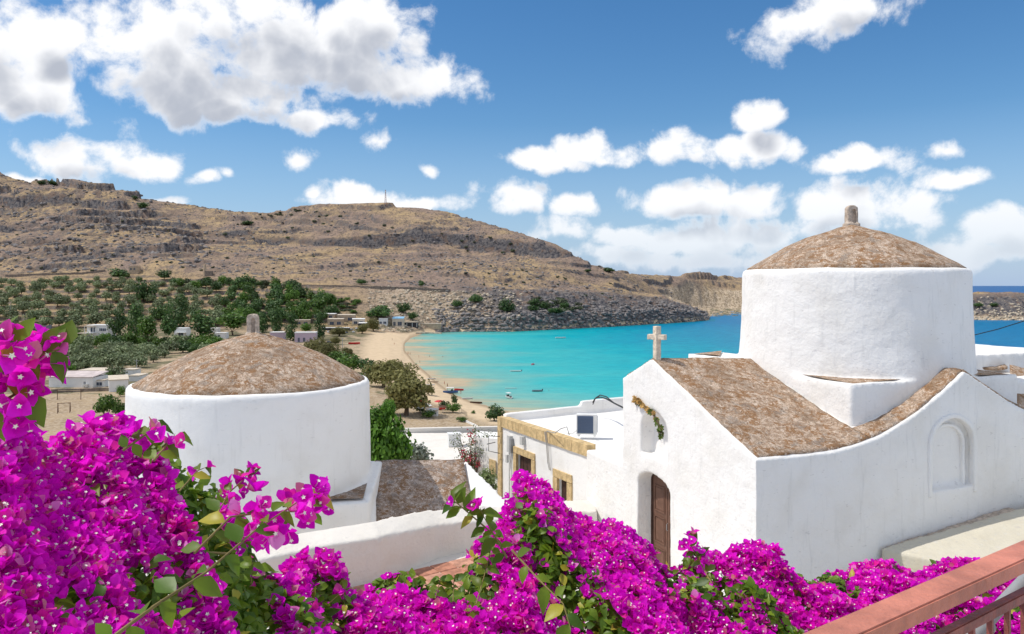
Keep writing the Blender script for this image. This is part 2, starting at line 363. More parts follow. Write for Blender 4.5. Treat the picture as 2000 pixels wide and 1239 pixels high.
# each row: list of (column, distance, value, 'y' image row | 'z' height)
def yz(d, y): return EYE - (y - HY) * d / F
ROWS = [
 [(0, .5, 'z', 37.2)],
 [(0, 26, 'z', 36.0)],
 [(0, 100, 'z', 18.5)],
 [(0, 190, 'z', 6.5)],
 [(0, 232, 'z', 4.6), (700, 232, 'z', 4.5), (900, 232, 'z', 3.6), (1100, 228, 'z', 2.5), (1220, 200, 'z', 1.5), (2300, 190, 'z', 1)],
 [(700, 400, 'z', 4), (760, 480, 'z', 2.6), (784, 548, 'z', .8), (790, 549, 'z', 0), (810, 459, 'z', 0), (850, 373, 'z', 0), (880, 332, 'z', 0), (920, 307, 'z', 0), (985, 285, 'z', 0), (1100, 250, 'z', 0), (1220, 225, 'z', 0), (2300, 215, 'z', 0)],
 [(700, 520, 'z', 4.2), (760, 560, 'z', 2.4), (784, 600, 'z', .9), (792, 600, 'z', -.3), (850, 560, 'z', -2), (1000, 500, 'z', -5), (2300, 500, 'z', -9)],
 [(0, 690, 'z', 8), (300, 690, 'z', 8), (500, 690, 'z', 7), (700, 700, 'z', 5), (780, 700, 'z', 2), (800, 725, 'z', .4), (830, 752, 'z', 0), (900, 775, 'z', 0), (1000, 775, 'z', 0), (1100, 820, 'z', 0), (1200, 872, 'z', 0), (1300, 942, 'z', 0), (1350, 985, 'z', 0), (1382, 1028, 'z', 0), (1392, 1032, 'z', -3), (1450, 1000, 'z', -3), (1860, 1000, 'z', -3), (1885, 1040, 'z', 0), (2000, 1025, 'z', 0), (2300, 1000, 'z', 0)],
 [(0, 720, 'z', 11), (500, 715, 'z', 10), (700, 722, 'z', 8), (800, 745, 'z', 4), (850, 770, 'z', 6), (900, 784, 'z', 9), (1000, 786, 'z', 11), (1100, 832, 'z', 12), (1200, 884, 'z', 13), (1300, 954, 'z', 12), (1350, 996, 'z', 9), (1382, 1036, 'z', 1.5), (1392, 1040, 'z', -3), (1860, 1010, 'z', -3), (1885, 1048, 'z', 5), (2000, 1035, 'z', 7), (2300, 1010, 'z', 8)],
 [(0, 930, 'y', 553), (150, 950, 'y', 542), (300, 950, 'y', 540), (450, 900, 'y', 546), (600, 860, 'y', 553), (700, 845, 'y', 556), (800, 845, 'y', 562), (900, 855, 'y', 572), (1000, 865, 'y', 575), (1100, 905, 'y', 573), (1200, 960, 'y', 580), (1300, 1015, 'y', 591), (1350, 1030, 'y', 607), (1382, 1052, 'z', 1.5), (1392, 1060, 'z', -3), (1860, 1070, 'z', -3), (1885, 1085, 'y', 587), (2300, 1080, 'y', 584)],
 [(0, 980, 'y', 530), (300, 1000, 'y', 515), (600, 900, 'y', 546), (900, 900, 'y', 560), (1200, 1090, 'y', 566), (1300, 1330, 'y', 583), (1345, 1480, 'y', 600), (1370, 1515, 'z', 0), (1400, 1540, 'z', 0), (1450, 1550, 'z', 0), (1860, 1100, 'z', -3), (1885, 1120, 'y', 579), (2300, 1120, 'y', 578)],
 [(0, 1120, 'y', 478), (300, 1130, 'y', 482), (600, 1060, 'y', 520), (900, 1050, 'y', 528), (1100, 1080, 'y', 536), (1200, 1160, 'y', 552), (1300, 1400, 'y', 566), (1345, 1530, 'y', 572), (1400, 1580, 'y', 572), (1450, 1590, 'y', 572), (1860, 1150, 'z', -3), (1885, 1180, 'y', 578), (2300, 1190, 'y', 577.5)],
 [(0, 1330, 'y', 412), (60, 1330, 'y', 408), (150, 1340, 'y', 402), (230, 1330, 'y', 410), (300, 1300, 'y', 432), (400, 1260, 'y', 462), (500, 1250, 'y', 476), (600, 1250, 'y', 480), (700, 1250, 'y', 485), (780, 1250, 'y', 490), (820, 1250, 'y', 482), (900, 1250, 'y', 490), (1000, 1230, 'y', 497), (1060, 1210, 'y', 503), (1115, 1200, 'y', 508), (1150, 1200, 'y', 523), (1200, 1240, 'y', 535), (1300, 1480, 'y', 546), (1450, 1700, 'y', 553), (1860, 1200, 'z', -3), (1885, 1220, 'z', 28), (2300, 1220, 'z', 28)],
 [(0, 1345, 'y', 378), (60, 1345, 'y', 376), (150, 1355, 'y', 382), (230, 1345, 'y', 396), (300, 1312, 'y', 423), (400, 1270, 'y', 454), (500, 1260, 'y', 458), (600, 1259, 'y', 466), (700, 1259, 'y', 462), (780, 1259, 'y', 458), (820, 1259, 'y', 453), (900, 1259, 'y', 463), (1000, 1239, 'y', 467), (1060, 1219, 'y', 474), (1113, 1208, 'y', 499), (1150, 1208, 'y', 519), (1200, 1250, 'y', 534), (1300, 1490, 'y', 544), (1450, 1750, 'y', 549), (1860, 1210, 'z', -3), (1885, 1240, 'z', 26), (2300, 1240, 'z', 26)],
 [(-200, 1480, 'y', 318), (0, 1460, 'y', 341), (45, 1460, 'y', 359), (110, 1460, 'y', 358), (160, 1460, 'y', 353), (230, 1450, 'y', 367), (290, 1440, 'y', 387), (340, 1440, 'y', 402), (400, 1450, 'y', 406), (480, 1450, 'y', 416), (555, 1450, 'y', 415), (572, 1430, 'y', 404), (650, 1420, 'y', 400), (740, 1420, 'y', 398), (800, 1420, 'y', 403), (870, 1410, 'y', 414), (940, 1380, 'y', 433), (1000, 1350, 'y', 452), (1050, 1320, 'y', 467), (1085, 1290, 'y', 480), (1113, 1260, 'y', 503), (1150, 1260, 'y', 518), (1200, 1330, 'y', 531), (1250, 1450, 'y', 537), (1325, 1580, 'y', 540), (1340, 1580, 'y', 534), (1380, 1620, 'y', 534), (1400, 1680, 'y', 540), (1450, 1900, 'y', 543), (1700, 1900, 'y', 547), (1860, 1260, 'z', -4), (1885, 1290, 'z', -3), (2300, 1290, 'z', -3)],
 [(-200, 1600, 'z', 210), (800, 1560, 'z', 150), (1113, 1400, 'z', 40), (1450, 2050, 'z', 40), (1860, 1350, 'z', -6), (2300, 1350, 'z', -6)],
 [(0, 2600, 'z', -20)],
]
def row_at(row, px):
    k = [r[0] for r in row]; d = np.interp(px, k, [r[1] for r in row])
    if len(row) == 1: return d, np.full_like(d, row[0][3])
    z = np.interp(px, k, [r[3] if r[2] == 'z' else yz(r[1], r[3]) for r in row])
    return d, z
pxs = np.concatenate([np.linspace(-1400, -120, 80), np.arange(-110, 1460, 2.1), np.linspace(1466, 1860, 40), np.arange(1868, 2040, 2.2), np.linspace(2060, 3400, 60)])
ds = np.concatenate([np.linspace(.5, 186, 45), np.arange(190, 700, 4.6), np.arange(700, 1300, 2.1), np.arange(1300, 1480, 4), np.linspace(1485, 2000, 50), np.linspace(2050, 2600, 6)])
NP, ND = len(pxs), len(ds)
rd = np.array([row_at(r, pxs)[0] for r in ROWS]); rz_ = np.array([row_at(r, pxs)[1] for r in ROWS])
Zb = np.empty((NP, ND))
for i in range(NP): Zb[i] = np.interp(ds, rd[:, i], rz_[:, i])
PX, DD = np.meshgrid(pxs, ds, indexing='ij')
X = (PX - 1000) / F * DD; Y = DD
# amplitudes
far = sst(DD, 690, 800) * (Zb > -.2)
hill = sst(DD, rd[9][:, None] - 15, rd[9][:, None] + 60) * (Zb > 1)
valley = 1 - far
head = sst(PX, 860, 930) * sst(DD, rd[7][:, None] - 2, rd[7][:, None] + 14) * (1 - sst(DD, rd[9][:, None] - 10, rd[9][:, None] + 90)) * (Zb > -1)
palez = sst(PX, 690, 760) * (1 - sst(PX, 900, 1000)) * sst(DD, rd[7][:, None] + 6, rd[7][:, None] + 20) * (1 - sst(DD, rd[9][:, None] - 12, rd[9][:, None] + 4))
beige = sst(PX, 1285, 1320) * (1 - sst(PX, 1700, 1800)) * sst(DD, 1120, 1170) * (1 - sst(DD, rd[11][:, None] - 10, rd[11][:, None] + 30))
olive = (1 - sst(PX, 600, 760)) * sst(DD, 700, 720) * (1 - sst(DD, rd[9][:, None] - 10, rd[9][:, None] + 20))
Z = Zb.copy()
big = fbm(X / 150, Y / 150, 4, 1) - .5; med = ridge(X / 46 + big * 2, Y / 22, 4, 5) - .5; sm = fbm(X / 9, Y / 6, 4, 9) - .5; r2 = ridge(X / 14, Y / 9, 4, 31) - .5
rocky = sst(fbm(X / 90, Y / 45, 4, 21), .46, .60)
left = 1 - sst(PX, 330, 480)
Z += hill * (big * 14 * (1 - sst(DD, 1280, 1400)) + med * (3.4 + 5.5 * left) * (.4 + rocky) + sm * 2.8 + r2 * 3.4 * rocky * (.5 + 1.1 * left))
Z += (head * (r2 * 7 + med * 5 + sm * 2.5) * sst(Zb, -1, 5)) + palez * (r2 * 3.5 + sm * 2)
Z += beige * (ridge(X / 9, Y / 30, 3, 41) - .5) * 8
# benches of rock standing out of the slope, cut by cliffs that face the bay
def bench(Zin, per, nz, sharp):
    q = (Zin + nz) / per; fl = np.floor(q); fr = q - fl
    g_ = .30 * fr + .70 * sst(fr, .5 - sharp, .5 + sharp); return (fl + g_) * per - nz
nz1 = (fbm(X / 170, Y / 120, 4, 51) - .5) * 46
w = sst(fbm(X / 110, Y / 60, 4, 61), .42, .58) * hill * (1 - beige) * (Zb < 1e3)
w = np.clip(w, 0, 1) * (.35 + .4 * left + .25 * sst(DD, 1270, 1300)); Z = Z * (1 - w) + bench(Z, 19, nz1, .05) * w
w2 = sst(fbm(X / 70, Y / 40, 3, 71), .46, .60) * np.clip(hill + head * .6, 0, 1)
w2 = w2 * .32 * (1 - beige)
Z = Z * (1 - w2) + bench(Z, 7.5, nz1 * .7 + 3, .07) * w2
Z = Z * (1 - olive) + (bench(Zb, 5.2, (fbm(X / 160, Y / 90, 2, 81) - .5) * 8, .06) + sm * .8) * olive
Z += (fbm(X / 60, Y / 60, 3, 91) - .5) * 1.0 * valley * (Zb > 1.0) * sst(DD, 20, 60)
Z = np.where((Zb > 3) & (Z < 1.2), 1.2, Z)
V = np.stack([X, Y, Z], -1).reshape(-1, 3)
ii = (np.arange(NP - 1)[:, None] * ND + np.arange(ND - 1)[None]).ravel()
Q = np.stack([ii, ii + ND, ii + ND + 1, ii + 1], -1)
# land cover kept on the mesh: sand, rock, pale scree, terraces / dry field
beach = sst(PX, 655, 720) * (1 - sst(DD, rd[7][:, None] + 2, rd[7][:, None] + 10)) * sst(DD - np.interp(PX, [640, 790, 860, 905, 960], [330, 300, 283, 262, 243]), -3, 3) * (1 - sst(Zb, 3.4, 4.6))
dz = np.gradient(Z, axis=1) / np.gradient(ds)[None]; dx = np.gradient(Z, axis=0) / np.maximum(np.gradient(X, axis=0), .1)
steep = sst(np.hypot(dz, dx), .85, 1.6) * (DD > 690)
a1 = np.zeros((NP, ND, 4), np.float32); a1[..., 0] = np.maximum(beach, (Zb < .6) & (DD < 690)); a1[..., 1] = np.clip(np.maximum(np.maximum(steep, sst(np.abs(dz), .34, .8) * olive * .9), head * 1.0), 0, 1); a1[..., 2] = np.clip(palez * .75 + beige * 1.6, 0, 1.6); a1[..., 3] = 1
a2 = np.zeros((NP, ND, 4), np.float32); a2[..., 0] = valley * (DD > 300); a2[..., 1] = np.clip(rocky * .5 + left * .35, 0, 1) * hill; a2[..., 2] = olive; a2[..., 3] = 1

tm = bpy.data.materials.new('hillside'); tm.use_nodes = True; b = NB(tm.node_tree); p = tm.node_tree.nodes['Principled BSDF']
ge = b.n('ShaderNodeNewGeometry'); P0 = ge.outputs['Position']
A1 = b.n('ShaderNodeAttribute', attribute_name='cover'); A2 = b.n('ShaderNodeAttribute', attribute_name='cover2')
s1 = b.n('ShaderNodeSeparateColor'); b.l(A1.outputs[0], s1.inputs[0]); s2 = b.n('ShaderNodeSeparateColor'); b.l(A2.outputs[0], s2.inputs[0])
Pf = b.v('MULTIPLY', P0, (1, .6, 1))
nA = b.noise(Pf, .012, 6, .62); nB = b.noise(Pf, .06, 6, .66, .4); nC = b.noise(Pf, .28, 5, .7); nD = b.noise(Pf, 1.1, 3, .6)
grass = b.mix(b.mr(nB, .38, .62), (.46, .33, .185), (.33, .235, .155))
grass = b.mix(b.mr(nA, .40, .62), grass, (.31, .225, .18))
speck = b.m('MAXIMUM', b.mr(nC, .50, .58), b.m('MULTIPLY', b.mr(b.noise(Pf, .55, 4, .75), .53, .60), .8))
scrub = b.mix(b.mr(nD, .4, .6), (.08, .072, .052), (.17, .14, .115))
c = b.mix(b.m('MULTIPLY', speck, b.mr(nB, .30, .56, .25, .88)), grass, scrub)
rockc = b.mix(b.mr(nC, .35, .65), (.06, .06, .072), (.205, .185, .175))  # grey rock, darkened so the colour also carries the cliff faces' shade
rockc = b.mix(b.m('MULTIPLY', b.mr(nB, .5, .62), .5), rockc, (.27, .17, .11))
rm = b.m('MAXIMUM', s1.outputs[1], b.m('MULTIPLY', s2.outputs[1], b.mr(nB, .46, .56)))
rm = b.m('MAXIMUM', rm, b.m('MULTIPLY', b.mr(b.noise(Pf, .03, 7, .7), .60, .66), .6))
c = b.mix(rm, c, rockc)
palec = b.mix(b.mr(nC, .42, .60), (.56, .45, .33), (.27, .21, .14))
c = b.mix(b.m('MULTIPLY', s1.outputs[2], b.mr(b.noise(Pf, .05, 6, .7), .40, .52, .4, 1), None, True), c, palec)
field = b.mix(b.mr(b.noise(Pf, .1, 5, .65), .4, .6), (.37, .27, .16), (.25, .18, .11))
c = b.mix(b.m('MULTIPLY', s2.outputs[2], b.m('SUBTRACT', 1, s1.outputs[1])), c, b.mix(b.mr(nC, .4, .62), (.47, .34, .19), (.28, .20, .12)))
# dry lot and lane near the village
spz = b.n('ShaderNodeSeparateXYZ'); b.l(P0, spz.inputs[0])
field = field
nearf = b.mr(spz.outputs[1], 640, 690, 1, 0)
c = b.mix(nearf, c, b.mix(b.mr(nD, .35, .65), field, (.44, .35, .25)))
c = b.mix(b.m('MULTIPLY', s2.outputs[0], b.mr(nB, .46, .54, 0, .8)), c, (.10, .105, .055))
sand = b.mix(b.mr(nC, .35, .65), (.64, .495, .33), (.56, .43, .285))
wet = b.mr(spz.outputs[2], .10, .55, 1, 0)
sand = b.mix(wet, sand, (.37, .275, .18))
c = b.mix(s1.outputs[0], c, sand)
b.l(c, p.inputs['Base Color']); p.inputs['Roughness'].default_value = .95; p.inputs['Specular IOR Level'].default_value = .1
h = b.m('ADD', b.m('MULTIPLY', nC, 1.0), b.m('MULTIPLY', nD, .35))
bm = b.n('ShaderNodeBump'); bm.inputs['Distance'].default_value = 2.2; b.l(b.m('MULTIPLY', b.m('SUBTRACT', 1, s1.outputs[0]), b.mr(spz.outputs[1], 500, 760, .15, 1.0)), bm.inputs['Strength'])
b.l(h, bm.inputs['Height']); b.l(bm.outputs[0], p.inputs['Normal'])

me = npmesh('hills', V, Q, tm)
for nm, arr in (('cover', a1), ('cover2', a2)):
    ca = me.color_attributes.new(nm, 'FLOAT_COLOR', 'POINT'); ca.data.foreach_set('color', arr.reshape(-1))
link('hills', me, kind='structure')

YP = HY + F * (EYE - Z) / DD
vis = np.minimum.accumulate(np.where(DD < 150, 1e9, YP), axis=1)
def ground(px, d):
    i = int(np.argmin(abs(pxs - px))); return float(np.interp(d, ds, Z[i]))
def loc(px, y, dmin=150):
    """the point of the terrain seen at column px, row y"""
    i = int(np.argmin(abs(pxs - px))); col = vis[i]; j = int(np.argmax(col <= y))
    if col[j] > y: j = ND - 1
    d0_, d1_ = ds[j - 1], ds[j]; y0, y1 = YP[i, j - 1], YP[i, j]
    t = 0 if y0 == y1 else min(1, max(0, (y0 - y) / (y0 - y1)))
    d = d0_ + (d1_ - d0_) * t
    if ds[j] < dmin: d = dmin
    return Vector(((px - 1000) / F * d, d, float(np.interp(d, ds, Z[i]))))
def sea(px, y):
    d = EYE * F / (y - HY); return Vector(((px - 1000) / F * d, d, 0))

# ---------------- sea ----------------
wpx = np.concatenate([np.linspace(-1400, 740, 20), np.arange(760, 1460, 5), np.linspace(1480, 3400, 80)])
wds = np.concatenate([np.arange(190, 900, 5), np.arange(900, 1700, 16), np.geomspace(1720, 90000, 60)])
WPX, WD = np.meshgrid(wpx, wds, indexing='ij')
WX = (WPX - 1000) / F * WD
s_near = np.interp(wpx, [r[0] for r in ROWS[5]], [r[1] for r in ROWS[5]])[:, None]
s_far = np.interp(wpx, [r[0] for r in ROWS[7]], [r[1] for r in ROWS[7]])[:, None]
# distance to the beach (two legs of the curved shoreline)
shore = np.array([((r[0] - 1000) / F * r[1], r[1]) for r in ROWS[5][3:]] + [((r[0] - 1000) / F * r[1], r[1]) for r in ROWS[7][5:7]])
order = np.array(sorted(range(len(shore)), key=lambda k: shore[k][1])); shore = shore[order]
best = np.full(WPX.shape, 1e9)
for a_, b_ in zip(shore[:-1], shore[1:]):
    ab = b_ - a_; L2 = max(1e-6, (ab ** 2).sum()); t = np.clip(((WX - a_[0]) * ab[0] + (WD - a_[1]) * ab[1]) / L2, 0, 1)
    best = np.minimum(best, np.hypot(WX - a_[0] - t * ab[0], WD - a_[1] - t * ab[1]))
wn1 = fbm(WX / 70, WD / 90, 4, 3) - .5
dep = best + wn1 * 34
dep = np.maximum(dep, (WD - 1200) * .9)
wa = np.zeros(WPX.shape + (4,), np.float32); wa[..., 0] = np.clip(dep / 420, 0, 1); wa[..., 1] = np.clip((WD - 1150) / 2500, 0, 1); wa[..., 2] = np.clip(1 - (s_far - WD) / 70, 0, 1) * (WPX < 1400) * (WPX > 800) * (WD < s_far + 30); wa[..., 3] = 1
wm = bpy.data.materials.new('sea_water'); wm.use_nodes = True; b = NB(wm.node_tree); p = wm.node_tree.nodes['Principled BSDF']
A = b.n('ShaderNodeAttribute', attribute_name='depth'); s = b.n('ShaderNodeSeparateColor'); b.l(A.outputs[0], s.inputs[0])
ge = b.n('ShaderNodeNewGeometry'); P0 = ge.outputs['Position']
str_ = b.noise(b.v('MULTIPLY', P0, (.35, 1, 1)), .022, 5, .6, .6)
dd = b.m('ADD', s.outputs[0], b.m('MULTIPLY_ADD', str_, .34, -.17))
c = b.ramp(dd, [(0, (.50, .40, .26)), (.018, (.33, .40, .30)), (.07, (.17, .42, .38)), (.17, (.045, .42, .43)), (.36, (.0, .35, .41)), (.58, (.0, .235, .37)), (1, (.0, .16, .34))])
c = b.mix(s.outputs[1], c, (.005, .085, .27))
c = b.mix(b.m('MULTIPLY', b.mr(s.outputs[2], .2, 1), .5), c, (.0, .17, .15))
rip = b.noise(b.v('MULTIPLY', P0, (.45, 1, 1)), .22, 4, .65)
c = b.mix(b.m('MULTIPLY', b.mr(rip, .42, .62), b.mr(s.outputs[0], .1, .6, .12, .42)), c, (.0, .07, .17))
b.l(c, p.inputs['Base Color']); p.inputs['Roughness'].default_value = .3; p.inputs['Specular IOR Level'].default_value = .12; p.inputs['IOR'].default_value = 1.1
w1_ = b.noise(b.v('MULTIPLY', P0, (.5, 1, 1)), .35, 5, .65); bm = b.n('ShaderNodeBump'); bm.inputs['Strength'].default_value = .5; bm.inputs['Distance'].default_value = .6
b.l(w1_, bm.inputs['Height']); b.l(bm.outputs[0], p.inputs['Normal'])
n_p, n_d = WPX.shape
ii = (np.arange(n_p - 1)[:, None] * n_d + np.arange(n_d - 1)[None]).ravel()
me = npmesh('sea', np.stack([WX, WD, 0 * WX], -1).reshape(-1, 3), np.stack([ii, ii + n_d, ii + n_d + 1, ii + 1], -1), wm)
ca = me.color_attributes.new('depth', 'FLOAT_COLOR', 'POINT'); ca.data.foreach_set('color', wa.reshape(-1))
link('sea', me, kind='structure')

# ---------------- rocks lying on the hillside and along the shore ----------------
ROCK = mat('grey_rock', (.20, .185, .18), .95, .1, bump=.8, bscale=.8, var=.35, vscale=.3)
ROCKP = mat('pale_rock', (.46, .39, .30), .95, .1, bump=.8, bscale=.8, var=.3, vscale=.3)
def rock_shape(s):
    bm_ = bmesh.new(); bmesh.ops.create_icosphere(bm_, subdivisions=1, radius=1)
    for v in bm_.verts: v.co *= 1 + .5 * (mnoise.noise(v.co * 1.3 + Vector((s * 7, 0, 0)))); v.co.z *= .75
    V_ = np.array([v.co[:] for v in bm_.verts]); F_ = np.array([[v.index for v in f.verts] for f in bm_.faces]); bm_.free(); return V_, F_
RS = [rock_shape(i) for i in range(5)]
def scatter_rocks(name, n, pick, material):
    VV = []; FF = []; o = 0
    for k in range(n):
        r = pick()
        if r is None: continue
        P_, s_ = r; v, f = RS[k % 5]; a = rng.uniform(0, 6.28); M = np.array([[math.cos(a), -math.sin(a), 0], [math.sin(a), math.cos(a), 0], [0, 0, 1]])
        VV.append((v * np.array([s_ * rng.uniform(.8, 1.7), s_, s_ * rng.uniform(.6, 1.1)])) @ M.T + np.array(P_)); FF.append(f + o); o += len(v)
    return link(name, npmesh(name, np.concatenate(VV), np.concatenate(FF), material), kind='stuff')
def pk_hill():
    i = rng.integers(80, 760); j = rng.integers(ND); 
    if hill[i, j] < .5 or DD[i, j] > 1460: return None
    if rng.random() > .15 + .85 * max(rocky[i, j], .5 * left[i, 0]): return None
    return (X[i, j], Y[i, j], Z[i, j]), rng.uniform(.5, 1.0) * rng.choice([1, 1, 1.6, 2.8, 4.2 if left[i, 0] > .5 else 2.2])
def pk_head():
    px = rng.uniform(850, 1384); i = int(np.argmin(abs(pxs - px))); d = rd[7, i] + rng.exponential(26) - 1; j = int(np.argmin(abs(ds - d)))
    return (X[i, j], d, max(Z[i, j], -.2)), rng.uniform(.6, 2.2) * rng.choice([1, 1, 1.5])
def pk_isle():
    px = rng.uniform(1880, 2040); i = int(np.argmin(abs(pxs - px))); d = rd[7, i] + rng.exponential(16) - 1
    return ((px - 1000) / F * d, d, max(float(np.interp(d, ds, Z[i])), -.2)), rng.uniform(.7, 2.4)
def pk_pale():
    px = rng.uniform(720, 1020); i = int(np.argmin(abs(pxs - px))); d = rng.uniform(rd[7, i] + 10, rd[9, i]); j = int(np.argmin(abs(ds - d)))
    return (X[i, j], d, Z[i, j]), rng.uniform(.6, 2.2)
scatter_rocks('hillside_rocks', 24000, pk_hill, ROCK)
scatter_rocks('shore_rocks', 3000, pk_head, ROCK)
scatter_rocks('islet_rocks', 350, pk_isle, ROCKP)
scatter_rocks('scree', 700, pk_pale, ROCKP)
# ---------------- right chapel ----------------
bx = Vector((math.cos(R(21.7)), math.sin(R(21.7)), 0)); ax = Vector((-bx.y, bx.x, 0)); O0 = Vector((4.0, 13.0, EYE))
def W(u, t, z): return O0 + bx * u + ax * t + Vector((0, 0, z))
GZ = -5.9
chapel = thing('chapel', 'large whitewashed domed chapel with lichen covered roofs, arched doorway and round drum on the right', 'chapel', (4.0, 13.0, EYE + GZ))
def smx(a, c, k): h_ = max(k - abs(a - c), 0) / k; return max(a, c) + h_ * h_ * k * .25
def Hroof(u, t):
    if t > 4.4: return -3.86
    pw = -2.87 + (.422 - .012 * u) * t if t <= 3.27 else -1.49 - .04 * u - .44 * (t - 3.27)
    ps = -1.59 - .62 * abs(u - 4.78) if u < 4.78 else -1.59 - .55 * (u - 4.78)
    return smx(pw, ps, .9)
def sheet(us, ts, top, bot):
    """closed body over a u,t grid, top(u,t) and bot(u,t)"""
    nu, nt = len(us), len(ts); V_ = []; F_ = []
    for u in us:
        for t in ts: V_.append(W(u, t, top(u, t)))
    for u in us:
        for t in ts: V_.append(W(u, t, bot(u, t)))
    N_ = nu * nt; I = lambda i, j: i * nt + j
    for i in range(nu - 1):
        for j in range(nt - 1):
            F_.append((I(i, j), I(i + 1, j), I(i + 1, j + 1), I(i, j + 1)))
            F_.append((N_ + I(i, j), N_ + I(i, j + 1), N_ + I(i + 1, j + 1), N_ + I(i + 1, j)))
    for i in range(nu - 1):
        F_.append((I(i, 0), N_ + I(i, 0), N_ + I(i + 1, 0), I(i + 1, 0)))
        F_.append((I(i, nt - 1), I(i + 1, nt - 1), N_ + I(i + 1, nt - 1), N_ + I(i, nt - 1)))
    for j in range(nt - 1):
        F_.append((I(0, j), I(0, j + 1), N_ + I(0, j + 1), N_ + I(0, j)))
        F_.append((I(nu - 1, j), N_ + I(nu - 1, j), N_ + I(nu - 1, j + 1), I(nu - 1, j + 1)))
    return V_, F_
def bb(B, T): return MB().hexa(B, T)
def ubox(u0, u1, t0, t1, z0, z1): return MB().hexa([W(u0, t0, z0), W(u1, t0, z0), W(u1, t1, z0), W(u0, t1, z0)], [W(u0, t0, z1), W(u1, t0, z1), W(u1, t1, z1), W(u0, t1, z1)])
def body(name, mbs, mat_, parent, vox, cut=(), amp=.012, sc=1.3):
    if not isinstance(mbs, list): mbs = [mbs]
    V_ = []; F_ = []
    for m_ in mbs:
        n = len(V_); V_ += m_.V; F_ += [tuple(i + n for i in f) for f in m_.F]
    L = wloc(parent); me_ = mesh(name, [v - L for v in V_], F_, mat_)
    o = link(name, me_, parent)
    cs = []
    for c_ in cut: cs.append(link('cutter', mesh('cutter', c_.V, c_.F)))
    bpy.context.view_layer.update()
    return remesh(o, vox, amp, sc, cs, pre=bool(cs) and len(mbs) > 1)
def fixnormals(m_):
    me_ = mesh('x', m_.V, m_.F); bm_ = bmesh.new(); bm_.from_mesh(me_); bmesh.ops.recalc_face_normals(bm_, faces=bm_.faces)
    m_.V = [v.co.copy() for v in bm_.verts]; m_.F = [tuple(v.index for v in f.verts) for f in bm_.faces]; bm_.free(); bpy.data.meshes.remove(me_); return m_
def arch_prism(c, half, zb, zs, rise, d0, d1, dirw, dirn, n=10):
    """closed arched prism: c centre (world xy), from depth d0 to d1 along dirn, width along dirw"""
    pr = [(-half, zb), (half, zb)] + [(half * math.cos(a), zs + rise * math.sin(a)) for a in (math.pi * k / n for k in range(n + 1))]
    V_ = [Vector(c) + dirw * x + Vector((0, 0, z)) + dirn * d for d in (d0, d1) for (x, z) in pr]; m_ = len(pr)
    F_ = [tuple(range(m_)), tuple(range(m_, 2 * m_))[::-1]] + [(i, m_ + i, m_ + (i + 1) % m_, (i + 1) % m_) for i in range(m_)]
    return fixnormals(MB().add(V_, F_))
us = list(np.linspace(0, 7.4, 60)); ts = [0, .12, .25, .4, .55] + list(np.linspace(.75, 3.2, 9)) + [3.27, 3.8, 4.4, 4.42, 5.2, 6.1]
V_, F_ = sheet(us, ts, lambda u, t: (Hroof(u, t) if (u < 2.55 or t < .5) else min(Hroof(u, t), -2.3)), lambda u, t: GZ)
m1 = fixnormals(MB().add(V_, F_))
cuts = []
# doorway, niche above it, two drain holes in the west front
cuts.append(arch_prism(W(0, 3.17, 0), .61, GZ - .5, -4.05, .26, -.3, .40, ax, bx, 10))
cuts.append(arch_prism(W(0, 3.14, 0), .50, -3.46, -2.95, .42, -.3, .30, ax, bx, 10))
for (t_, z_) in ((3.25, -2.16), (2.42, -2.50)): cuts.append(arch_prism(W(0, t_, 0), .055, z_ - .02, z_, .055, -.3, .22, ax, bx, 8))
# blind arched window of the south wall and the step back at its east end
cuts.append(arch_prism(W(4.44, 0, 0), .55, -3.74, -2.93, .5, -.3, .17, bx, ax, 14))
chb = body('wall', m1, WHITE, chapel, .042, cuts, .013)
cuts2 = []
base = ubox(2.53, 6.9, .5, 5.1, -5, -1.80)
corner = ubox(2.2, 3.2, 4.0, 5.2, -5, -1.60)
Cd = Vector((7.44, 17.4, 0))
dr = MB().lathe([(2.47, -3.2), (2.40, -1.9), (2.345, -1.2), (2.31, -.4), (2.30, .25), (2.27, .33), (2.2, .35)], 96, Cd + Vector((0, 0, EYE)))
drb = body('drum', [base, corner, dr], WHITE, chapel, .05, (), .017, .9)
def dome(name, c, r, rise, parent, m_, seed=0):
    prof = []
    for k in range(15):
        q = k / 14; rr = r * (1 - q); 
        prof.append((max(rr, .002), rise * (q ** .93) + .10 * math.sin(math.pi * q) * rise))
    V_ = []; F_ = []; n = 110
    prof = [(r * .995, -.06)] + prof
    for (rr, z) in prof:
        for k in range(n):
            a = 2 * math.pi * k / n; p_ = Vector((rr * math.cos(a), rr * math.sin(a), z)); nv = mnoise.noise(p_ * 2.2 + Vector((seed, 0, 0))) * .035 + mnoise.noise(p_ * 9 + Vector((seed, 0, 0))) * .016
            if rr > .05: p_.z += nv; p_ *= 1 + (mnoise.noise(p_ * 3) * .006)
            V_.append(Vector(c) + p_)
    for i in range(len(prof) - 1): F_ += [(i * n + k, i * n + (k + 1) % n, (i + 1) * n + (k + 1) % n, (i + 1) * n + k) for k in range(n)]
    F_.append(tuple((len(prof) - 1) * n + k for k in range(n)))
    return wpart(name, V_, F_, m_, parent, True)
dome('dome_roof', Cd + Vector((0, 0, EYE + .36)), 2.19, .98, chapel, LICH)
